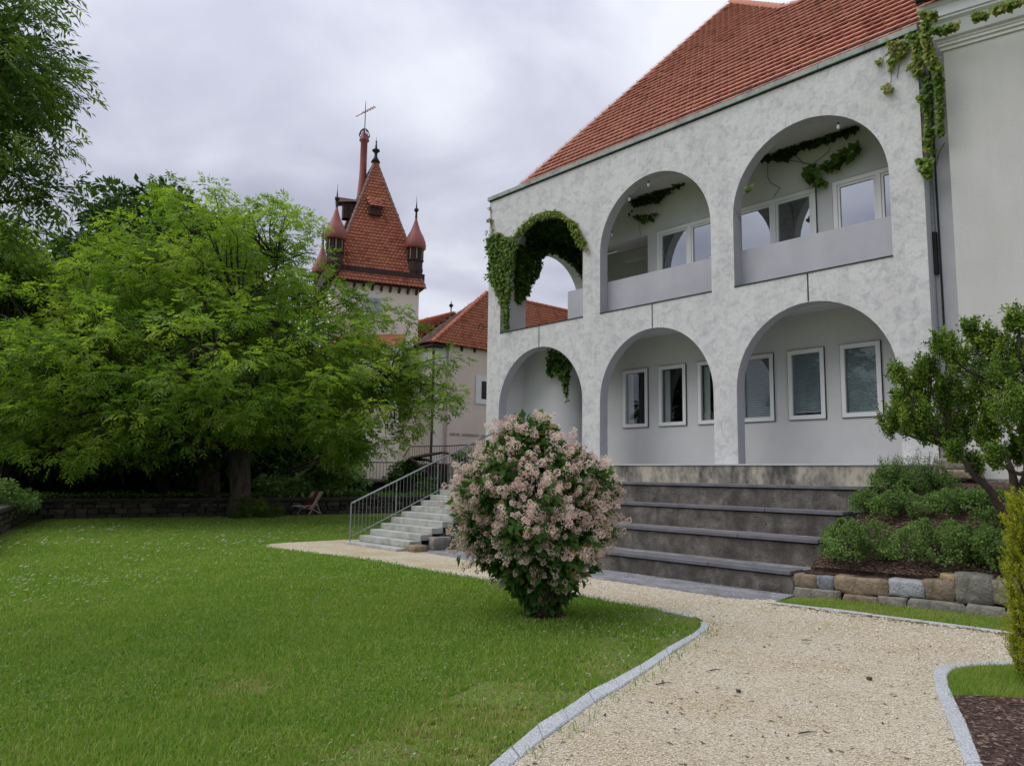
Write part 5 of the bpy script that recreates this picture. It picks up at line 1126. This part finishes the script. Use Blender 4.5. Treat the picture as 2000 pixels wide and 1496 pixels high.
# ================================================================= CLIMBING IVY
def ivy(name, label, patches, parent=None):  # lower tint means put shade into the leaf colour under ceilings and indoors
    """patches: (poly px, (scale, ox, oy), axis, value, outward normal, n, size, tint mean)"""
    Ps, Ds, Ns, Ls, Ts = [], [], [], [], []
    for poly_, (s_, ox, oy), ax, val, nrm_, n, size, tm_ in patches:
        q = pick(poly_, n); q = q/s_+[ox, oy]; P = np.array([on(u, v, ax, val) for u, v in q]); nr = np.array(nrm_, float)
        P += nr*(np.abs(rng.normal(scale=.07, size=(n, 1)))+.015); clump = .5+.5*np.sin(P[:, 0]*9+P[:, 2]*7+P[:, 1]*8)
        Ps.append(P); Ds.append(np.array([0, 0, -1.])+nr*.45+rng.normal(scale=.45, size=(n, 3))); Ns.append(nr+rng.normal(scale=.35, size=(n, 3))+[0, 0, .35])
        Ls.append(size*(.6+.7*rng.random(n))); Ts.append(tm_+.15*clump+rng.normal(scale=.14, size=n))
    P, D, Nn, L__, T = [np.concatenate(a) for a in (Ps, Ds, Ns, Ls, Ts)]
    if parent is None: o = leaves(name, P, D, Nn, L__, L__*.95, T, M['ivy'], None, mid=.4); tag(o, label, 'climbing vine'); o['kind'] = 'stuff'; return o
c1, c2, c3, c4 = (5.342, 940, 380), (3.325, 1400, 0), (6.235, 960, 640), (4.988, 1160, 320)
ivy('climbing_vine', 'dense green vine covering the left pier and arch of the upper left bay', [
    ([(72, 560), (80, 470), (130, 430), (180, 390), (220, 400), (260, 440), (350, 450), (420, 520), (380, 620), (350, 800), (335, 1000), (300, 1020), (215, 1040), (150, 960), (90, 890), (100, 700)], c1, 1, FY, (0, -1, 0), 2300, .095, .35),
    ([(150, 950), (330, 960), (320, 1100), (300, 1400), (265, 1415), (235, 1200), (190, 1060)], c1, 1, FY-.02, (0, -1, 0), 650, .085, .38),
    ([(340, 450), (370, 395), (450, 310), (560, 225), (680, 175), (820, 170), (900, 225), (1000, 290), (1060, 420), (1105, 480), (1090, 540), (1065, 580), (1030, 520), (985, 440), (940, 330), (890, 250), (800, 235), (690, 245), (570, 300), (480, 380), (410, 450)], c1, 1, FY, (0, -1, 0), 1000, .08, .55),
    ([(1100, 520), (1130, 560), (1135, 650), (1115, 610)], c1, 1, FY, (0, -1, 0), 30, .05, .9),
    ([(95, 130), (105, 130), (100, 170), (90, 170)], c1, 1, FY, (0, -1, 0), 10, .06, .9), ([(75, 250), (125, 255), (130, 310), (80, 300)], c1, 1, FY, (0, -1, 0), 40, .07, .6), ([(118, 310), (130, 310), (145, 430), (128, 430)], c1, 1, FY, (0, -1, 0), 25, .06, .6), ([(68, 370), (100, 370), (100, 480), (80, 480)], c1, 1, FY, (0, -1, 0), 20, .06, .9),
    ([(360, 520), (590, 600), (605, 760), (570, 860), (510, 940), (470, 1040), (400, 1110), (375, 1150), (340, 1080), (335, 850)], c1, 0, l1+.01, (1, 0, 0), 2200, .10, .2),
    ([(470, 400), (1030, 400), (1030, 880), (960, 760), (880, 690), (760, 620), (680, 610), (590, 670), (450, 560)], c1, 0, l1+.01, (1, 0, 0), 2600, .11, .1),
    ([(380, 400), (480, 300), (700, 240), (900, 250), (1010, 420), (1030, 560), (800, 520), (500, 560)], c1, 2, 9.44, (0, 0, -1), 2600, .14, .0)])
ivy('climbing_vine', 'shade-darkened vine trailing from the ceiling inside the lower left arch', [
    ([(740, 250), (880, 320), (1000, 450), (960, 620), (955, 840), (925, 820), (880, 650), (800, 500), (765, 600), (720, 570), (710, 400)], c3, 1, 15.66, (0, -1, 0), 750, .10, .15), ([(940, 830), (955, 830), (960, 930), (945, 900)], c3, 1, 15.66, (0, -1, 0), 12, .06, .3)])
ivy('climbing_vine', 'vine hanging under the loggia ceiling of the upper middle bay', [
    ([(340, 330), (560, 200), (900, 130), (900, 190), (760, 250), (640, 380), (560, 380), (430, 410)], c4, 1, WB-.05, (0, -1, 0), 800, .12, -.1), ([(330, 470), (450, 500), (650, 480), (560, 570), (480, 570), (430, 520)], c4, 1, WB-.05, (0, -1, 0), 70, .12, .15)])
ivy('climbing_vine', 'vine with large leaves hanging under the loggia ceiling of the upper right bay', [
    ([(290, 1040), (430, 900), (600, 820), (900, 800), (920, 850), (760, 900), (640, 950), (560, 960), (500, 1010), (420, 1040)], c2, 1, WB-.05, (0, -1, 0), 900, .13, -.1),
    ([(570, 1120), (640, 1060), (700, 1080), (700, 1200), (640, 1200)], c2, 1, WB-.07, (0, -1, 0), 34, .20, .25), ([(705, 1090), (760, 1010), (860, 970), (940, 920), (935, 1000), (860, 1050), (780, 1100)], c2, 1, WB-.07, (0, -1, 0), 60, .19, .25), ([(190, 1200), (230, 1190), (225, 1240), (195, 1245)], c2, 1, FY+.2, (0, -1, 0), 8, .1, .5)])
ivy('climbing_vine', 'yellow-green vine spilling over the top right corner of the arcade', [
    ([(1230, 230), (1330, 220), (1345, 420), (1335, 510), (1290, 500), (1290, 330)], c2, 1, FY, (0, -1, 0), 330, .085, .6), ([(1110, 270), (1200, 265), (1270, 300), (1230, 370), (1170, 400), (1140, 470), (1120, 460), (1130, 340)], c2, 1, FY, (0, -1, 0), 210, .08, .65),
    ([(1045, 385), (1080, 380), (1075, 425), (1045, 420)], c2, 1, FY, (0, -1, 0), 22, .07, .75), ([(1080, 560), (1120, 540), (1155, 580), (1130, 610), (1085, 605)], c2, 1, FY, (0, -1, 0), 45, .075, .65), ([(1240, 440), (1280, 400), (1280, 440), (1240, 470)], c2, 1, FY, (0, -1, 0), 25, .07, .7)])
ivy('climbing_vine', 'long vine hanging down the gap beside the arcade corner', [
    ([(1330, 80), (1440, 90), (1440, 130), (1390, 160), (1400, 300), (1460, 420), (1470, 460), (1400, 460), (1360, 350), (1340, 180)], c2, 1, FY-.3, (0, -1, 0), 420, .09, .6),
    ([(1340, 480), (1400, 500), (1410, 700), (1400, 800), (1365, 790), (1360, 600)], c2, 1, FY+.1, (0, -1, 0), 230, .09, .3), ([(1375, 820), (1415, 830), (1410, 980), (1380, 1000), (1365, 950)], c2, 1, FY+.1, (0, -1, 0), 190, .09, .5), ([(1320, 1040), (1400, 1030), (1410, 1090), (1385, 1165), (1330, 1110)], c2, 1, FY-.0, (0, -1, 0), 170, .09, .5), ([(1310, 630), (1360, 620), (1350, 665), (1310, 665)], c2, 1, FY-.05, (0, -1, 0), 30, .08, .5),
    ([(1425, 440), (1470, 440), (1480, 880), (1450, 900), (1440, 620)], c2, 1, FY-.02, (0, -1, 0), 360, .08, .4)])
ivy('climbing_vine', 'vine creeping along the moulded cornice of the grey house', [
    ([(1400, 200), (1580, 150), (1580, 190), (1480, 230), (1420, 230)], c2, 1, FY-.25, (0, -1, 0), 200, .08, .55), ([(1665, 100), (1780, 80), (1770, 130), (1680, 145)], c2, 1, FY-.2, (0, -1, 0), 130, .08, .6), ([(1800, 60), (1990, 0), (1990, 25), (1900, 80), (1800, 90)], c2, 1, FY-.1, (0, -1, 0), 170, .08, .65)])
vs_ = MB()
def vine_line(pts, fr, ax, val, r=.008):
    s_, ox, oy = fr; vs_.tube([Vector(on(u/s_+ox, v/s_+oy, ax, val)) for u, v in pts], r, 4)
for pts in ([(440, 1040), (520, 1050), (620, 1070), (720, 990), (740, 960)], [(330, 1050), (330, 1150), (350, 1190), (410, 1220), (370, 1280)], [(500, 1000), (560, 1060), (620, 1070)]): vine_line(pts, c2, 1, WB-.05)
for pts in ([(260, 1040), (200, 1140), (150, 1200), (130, 1300), (150, 1400)], [(180, 1170), (150, 1260), (120, 1360), (155, 1440)], [(240, 1060), (160, 1180), (155, 1330)]): vine_line(pts, c2, 0, l3+.01, .005)
for pts in ([(1120, 340), (1085, 370), (1060, 420)], [(1135, 440), (1130, 530), (1110, 570)], [(1185, 420), (1170, 510)], [(1280, 400), (1230, 470)], [(1385, 1160), (1390, 1250)]): vine_line(pts, c2, 1, FY-.01, .005)
for pts in ([(1385, 1165), (1392, 1000), (1385, 820), (1380, 640), (1372, 480), (1380, 330), (1350, 160)], [(1465, 880), (1460, 700), (1450, 520), (1420, 380), (1390, 250)], [(1310, 500), (1300, 380), (1310, 250)], [(1300, 270), (1220, 310), (1150, 340), (1110, 345)]): vine_line(pts, c2, 1, FY-.03, .010)
for pts in ([(300, 1410), (275, 1200), (230, 1000), (200, 760), (240, 560), (330, 470), (450, 330), (650, 220)], [(230, 1000), (150, 800), (120, 560), (105, 300), (95, 120)], [(1040, 560), (1020, 440), (930, 290), (850, 220)]): vine_line(pts, c1, 1, FY-.02, .010)
for pts in ([(1480, 930), (1440, 1000), (1425, 1080)],): vine_line(pts, c2, 1, FY+.2, .012)
for pts in ([(430, 520), (440, 620), (455, 690)], [(640, 250), (720, 300), (780, 290)]): vine_line(pts, c4, 1, WB-.04, .006)
o = vs_.build('vine_stems', M['twig'], kind='stuff'); tag(o, 'thin bare vine stems on the arcade walls', 'vine stems')
# white pelmet bulbs on the arch soffits
for (u, v, X) in ((532/4.988+1160, 205/4.988+320, None), (345/4.988+1160, 345/4.988+320, None), (170/4.988+1160, 690/4.988+320, l2+.04), (790/3.325+1400, 825/3.325, None)):
    p = on(u, v, 1, FY+.2) if X is None else on(u, v, 0, X)
    b = thing('soffit_lamp', p, {532: 'small unlit glass lamp on the middle arch soffit, highest of three', 345: 'small unlit glass lamp on the middle arch soffit, between two others'}.get(int(round((u-1160)*4.988)), 'small unlit glass lamp low on the left jamb of the upper middle arch' if X else 'small unlit glass lamp on the soffit of the upper right arch'), 'lamp')
    MB().lathe(p, [(.02, -.05), (.035, -.02), (.03, .02), (.012, .05)], 8).build('bulb', M['frame'], b); MB().lathe(p, [(.02, .05), (.02, .09)], 8).build('socket', M['black'], b)

ib = thing('iron_wall_bracket', (XL, FY+.2, 4.4), 'small black wrought iron bracket sticking out from the left edge of the arcade', 'bracket')
_p = on(939, 640, 1, FY+.1); _z = float(_p[2])
rg_ = MB(); rg_.tube([(_p[0]+.12*cos(t), FY+.1, _z+.12*sin(t)) for t in np.linspace(0, 2*pi, 13)], .013, 5, cap=False); rg_.build('ring', M['black'], ib)
MB().tube([(XL, FY+.1, _z), (_p[0]+.12, FY+.1, _z)], .014, 5).build('arm', M['black'], ib)
MB().tube([(XL-.06, FY+.35, 4.3), (XL-.06, FY+.35, 2.3)], .03, 6).build('downpipe', M['black'], ab)

# ================================================================= LAWN DETAIL
lawnpoly = kl_in+[(x, y) for x, y in back_edge]+[(-17.7, 10.8), (-17.75, 20), (-28.0, 22), (-28.7, 16), (-29.7, 5.6), (-22.6, 3.45), (-12, .8), (-6, -2)]
def sample_polar(n, r0, r1, a0=2, a1=92, pw=1.0):
    r = r0*(r1/r0)**rng.random(n); a = np.radians(90+rng.uniform(a0, a1, n)); return np.stack([r*np.cos(a), r*np.sin(a)], 1), r
def noise2(P, s): return .5+.25*(np.sin(P[:, 0]*s+np.sin(P[:, 1]*s*.7)*1.7)+np.sin(P[:, 1]*s*1.3+np.sin(P[:, 0]*s*.9+2)*1.9))
def distseg(P, line):
    d = np.full(len(P), 1e9)
    for (x1, y1), (x2, y2) in zip(line[:-1], line[1:]):
        vx, vy = x2-x1, y2-y1; t = np.clip(((P[:, 0]-x1)*vx+(P[:, 1]-y1)*vy)/(vx*vx+vy*vy+1e-9), 0, 1); d = np.minimum(d, np.hypot(P[:, 0]-x1-t*vx, P[:, 1]-y1-t*vy))
    return d
P, r = sample_polar(760000, 3.0, 31, 0, 95); ok = inpoly(P, lawnpoly); P, r = P[ok], r[ok]
dk_ = distseg(P, kl_in); soil = np.array(gnd([(850, 1440), (925, 1470), (760, 1478), (975, 1345), (700, 1495), (1010, 1400), (890, 1400), (480, 1345), (1180, 1300)])); ds_ = np.min(np.hypot(P[:, 0, None]-soil[:, 0], (P[:, 1, None]-soil[:, 1])), 1)
bare = ((noise2(P, 3.1) < .50-dk_*.3) & (dk_ < .9)) | ((ds_ < .24) & (noise2(P, 16) < .40)); ds_all = ds_; keep = ~(bare & (rng.random(len(P)) < .80)); 
dl_ = np.hypot(P[:, 0]-lb0.x, P[:, 1]-lb0.y); keep &= ~((dl_ < .32)); P, r, dk_, ds_ = P[keep], r[keep], dk_[keep], ds_[keep]
n = len(P); h = np.clip(rng.normal(.030, .010, n), .010, .06)*(1+.35*noise2(P, 2.3)); h = np.where(rng.random(n) < .004, h*2.4, h); wd = .0035*np.maximum(1, r/3.2)
ang = rng.uniform(0, 2*pi, n); lean = rng.normal(scale=.45, size=(n, 2)); sx, sy = np.cos(ang)*wd, np.sin(ang)*wd
V = np.zeros((n, 3, 3)); V[:, 0, :2] = P-np.stack([sx, sy], 1); V[:, 1, :2] = P+np.stack([sx, sy], 1); V[:, 2, :2] = P+lean*h[:, None]; V[:, 2, 2] = h
T = .42+.12*noise2(P, 1.1)+.12*noise2(P, 5.3)+rng.normal(scale=.12, size=n); T = np.where(rng.random(n) < (.05+.25*np.exp(-dk_/.5)), rng.uniform(.75, 1, n), T); T = np.where(rng.random(n) < .75*np.exp(-(ds_/.28)**2)*(.4+noise2(P, 7)), rng.uniform(.7, 1, n), T); T = np.clip(T, 0, 1)
def tri_obj(name, V, T, m, label, cat):
    me = raw_mesh(name, V.reshape(-1, 3), np.arange(len(V)*3), 3, np.repeat(T, 3), m); o = bpy.data.objects.new(name, me); reg(o, None, (0, 0, 0)); return tag(o, label, cat, kind='stuff')
tri_obj('lawn_grass', V, T, M['grass'], 'short green lawn grass between the garden wall and the curved kerb', 'grass'); print('blades', n)
def patch_grass(name, label, poly, n, hgt, z=0., wd=.004, tm=.35):
    P = pick(poly, n); h = np.clip(rng.normal(hgt, hgt*.35, n), .01, .3); ang = rng.uniform(0, 2*pi, n); sx, sy = np.cos(ang)*wd, np.sin(ang)*wd
    V = np.zeros((n, 3, 3)); V[:, :, 2] = z; V[:, 0, :2] = P-np.stack([sx, sy], 1); V[:, 1, :2] = P+np.stack([sx, sy], 1); V[:, 2, :2] = P+rng.normal(scale=.45, size=(n, 2))*h[:, None]; V[:, 2, 2] += h
    return tri_obj(name, V, np.clip(tm+.2*noise2(P, 4)+rng.normal(scale=.14, size=n), 0, 1), M['grass'], label, 'grass')
patch_grass('grass_strip', 'narrow strip of grass between the straight kerb and the dry stone wall', [(-5.62, 10.0), (-4.26, 10.1), (-2.4, 10.27), (1, 10.4), (1, 11.6), (-3.2, 11.22), (-5.3, 10.9)], 34000, .04, tm=.60)
patch_grass('grass_corner', 'small patch of grass inside the right-hand kerb beside the yew', kr_in[4:]+[(-.6, 8.2), (-.9, 7.6)]+gnd([(2000, 1368), (1900, 1362), (1850, 1362)]), 26000, .042, tm=.55, wd=.003)
patch_grass('kerb_weeds', 'blades of grass fringing the lawn kerb', [(a[0]+.16, a[1]) for a in kl_out[1:]]+kl_out[:0:-1], 260, .05, .012)
# daisies and clover
P, r = sample_polar(9000, 3.4, 30, 0, 92); ok = inpoly(P, lawnpoly) & (noise2(P, .9)+.5*noise2(P+9, 2.7) > .62+.45*rng.random(len(P))); P, r = P[ok], r[ok]; n = len(P)
k_ = 6; ang = np.arange(k_)*2*pi/k_; R_ = (.0105*np.maximum(1, r/6))[:, None]*rng.uniform(.7, 1.15, (n, 1)); V = np.zeros((n, k_, 3)); V[:, :, 0] = P[:, :1]+R_*np.cos(ang); V[:, :, 1] = P[:, 1:]+R_*np.sin(ang); V[:, :, 2] = rng.uniform(.055, .085, (n, 1))+R_*np.sin(ang+1)*.5
me = raw_mesh('daisies', V.reshape(-1, 3), np.arange(n*k_), k_, np.repeat(rng.random(n), k_), M['daisy']); o = bpy.data.objects.new('daisies', me); reg(o, None, (0, 0, 0)); tag(o, 'tiny white daisies and clover heads scattered over the lawn', 'daisies', kind='stuff')
# low broad leaves (clover, plantain) in the lawn
P, r = sample_polar(52000, 3.2, 16, 0, 92); ok = inpoly(P, lawnpoly) & (noise2(P, 1.7) > .45+.3*rng.random(len(P))); P, r = P[ok], r[ok]; n = len(P)
o = leaves('clover', np.c_[P, rng.uniform(.01, .04, n)], rdir(n)*[1, 1, .3]+[0, 0, .2], rdir(n)*.4+[0, 0, 1], rng.uniform(.012, .03, n)*np.maximum(1, r/7), rng.uniform(.012, .02, n)*np.maximum(1, r/7), rng.normal(.45, .12, n), M['grass'], None, kind='stuff'); tag(o, 'broad clover leaves growing among the lawn grass', 'clover')
# loose chips
def chips(name, label, P, z, size, m, flat=.5, tint=None, elong=1.6):
    n = len(P); B = np.array([[1, 0, 0], [-.5, .8, 0], [-.6, -.7, 0], [.1, .05, .8]]); a = rng.uniform(0, 2*pi, n); ca, sa = np.cos(a), np.sin(a); sz = size*rng.uniform(.5, 1.3, n)
    X = B[None]*np.stack([sz*elong, sz, sz*flat], 1)[:, None]*(1+rng.normal(scale=.2, size=(n, 4, 3))); V = np.stack([X[:, :, 0]*ca[:, None]-X[:, :, 1]*sa[:, None], X[:, :, 0]*sa[:, None]+X[:, :, 1]*ca[:, None], X[:, :, 2]], 2)
    V[:, :, :2] += P[:, None]; V[:, :, 2] += (z if np.isscalar(z) else z[:, None]); F = np.array([[0, 1, 3], [1, 2, 3], [2, 0, 3]]); fl = (F.ravel()[None]+4*np.arange(n)[:, None]).ravel()
    T = rng.random(n) if tint is None else tint; me = raw_mesh(name, V.reshape(-1, 3), fl, 3, np.repeat(T, 4), M[m]); o = bpy.data.objects.new(name, me); reg(o, None, (0, 0, 0)); return tag(o, label, name.replace('_', ' '), kind='stuff')
P, r = sample_polar(230000, 3.2, 14, -10, 62); ok = inpoly(P, path) & ~(inpoly(P, pave) & (rng.random(len(P)) > .04)); P, r = P[ok], r[ok]
chips('gravel_chips', 'loose cream gravel chips covering the path', P, .015, .006*np.maximum(1, r/6), 'chip', .8, np.clip(rng.normal(.62, .28, len(P)), 0, 1))
P, r = sample_polar(1500, 3.4, 13, -10, 70); ok = inpoly(P, path); P, r = P[ok], r[ok]; P = np.vstack([P, np.array(kb[0])+rng.random((500, 1))*(np.array([-2.4, 10.13])-np.array(kb[0]))-np.abs(rng.normal(scale=.10, size=(500, 1)))*[0, 1]])
chips('leaf_litter', 'dry brown leaf bits and twigs lying on the gravel', P, .02, .011, 'litter', .35, None, 2.6)
P = pick([tuple(q) for q in bed], 16000); chips('bark_chips', 'brown bark chips on the small bed at the right', P, .024, .014, 'barkchip', .5, None, 2.2)
P = pick([(-5.7, 11.1), (1.5, 12.2), (1.5, 15.2), (-5.7, 14.2)], 42000); z = np.array([min(bank_z(x, y), 1.72) for x, y in P]); chips('bank_bark_chips', 'brown bark chips covering the planted bank', P, z+.01, .018, 'barkchip', .6, None, 2.0)
# a few twigs on the path and a small stick
for i, ((u, v), l_) in enumerate(zip([(1281, 1337), (1386, 1310), (1560, 1433), (1566, 1250)], [.16, .12, .14, .1])):
    p = Vector((*on(u, v, 2, .02)[:2], .025)); a = rng.uniform(-.4, .4)+R(48); d = Vector((cos(a), sin(a), 0))
    tg_ = MB().tube([p, p+d*l_*.5+Vector((0, 0, .006)), p+d*l_], [.005, .005, .002], 5).build('twig', M['bark_d'], None, loc=p); tag(tg_, ['thick short twig lying on the gravel near the lawn kerb', 'thin twig on the gravel right of the kerb tip', 'thin twig on the gravel near the bottom edge', 'small twig on the gravel towards the stone wall'][i], 'twig')
for (u, v, s_, lab) in ((1352-27+117, 1351, .022, 'small dark pine cone lying on the middle of the gravel path'), (1698, 1327, .026, 'brown crumpled leaf on the gravel near the right kerb')):
    p = Vector((*on(u, v, 2, .02)[:2], .03)); q = stone('dry_leaf' if 'leaf' in lab else 'pine_cone', p, (s_*1.6, s_, s_), M['bark'], None, int(u), .6, .5, .15, 2); tag(q, lab, 'leaf' if 'leaf' in lab else 'pine cone')
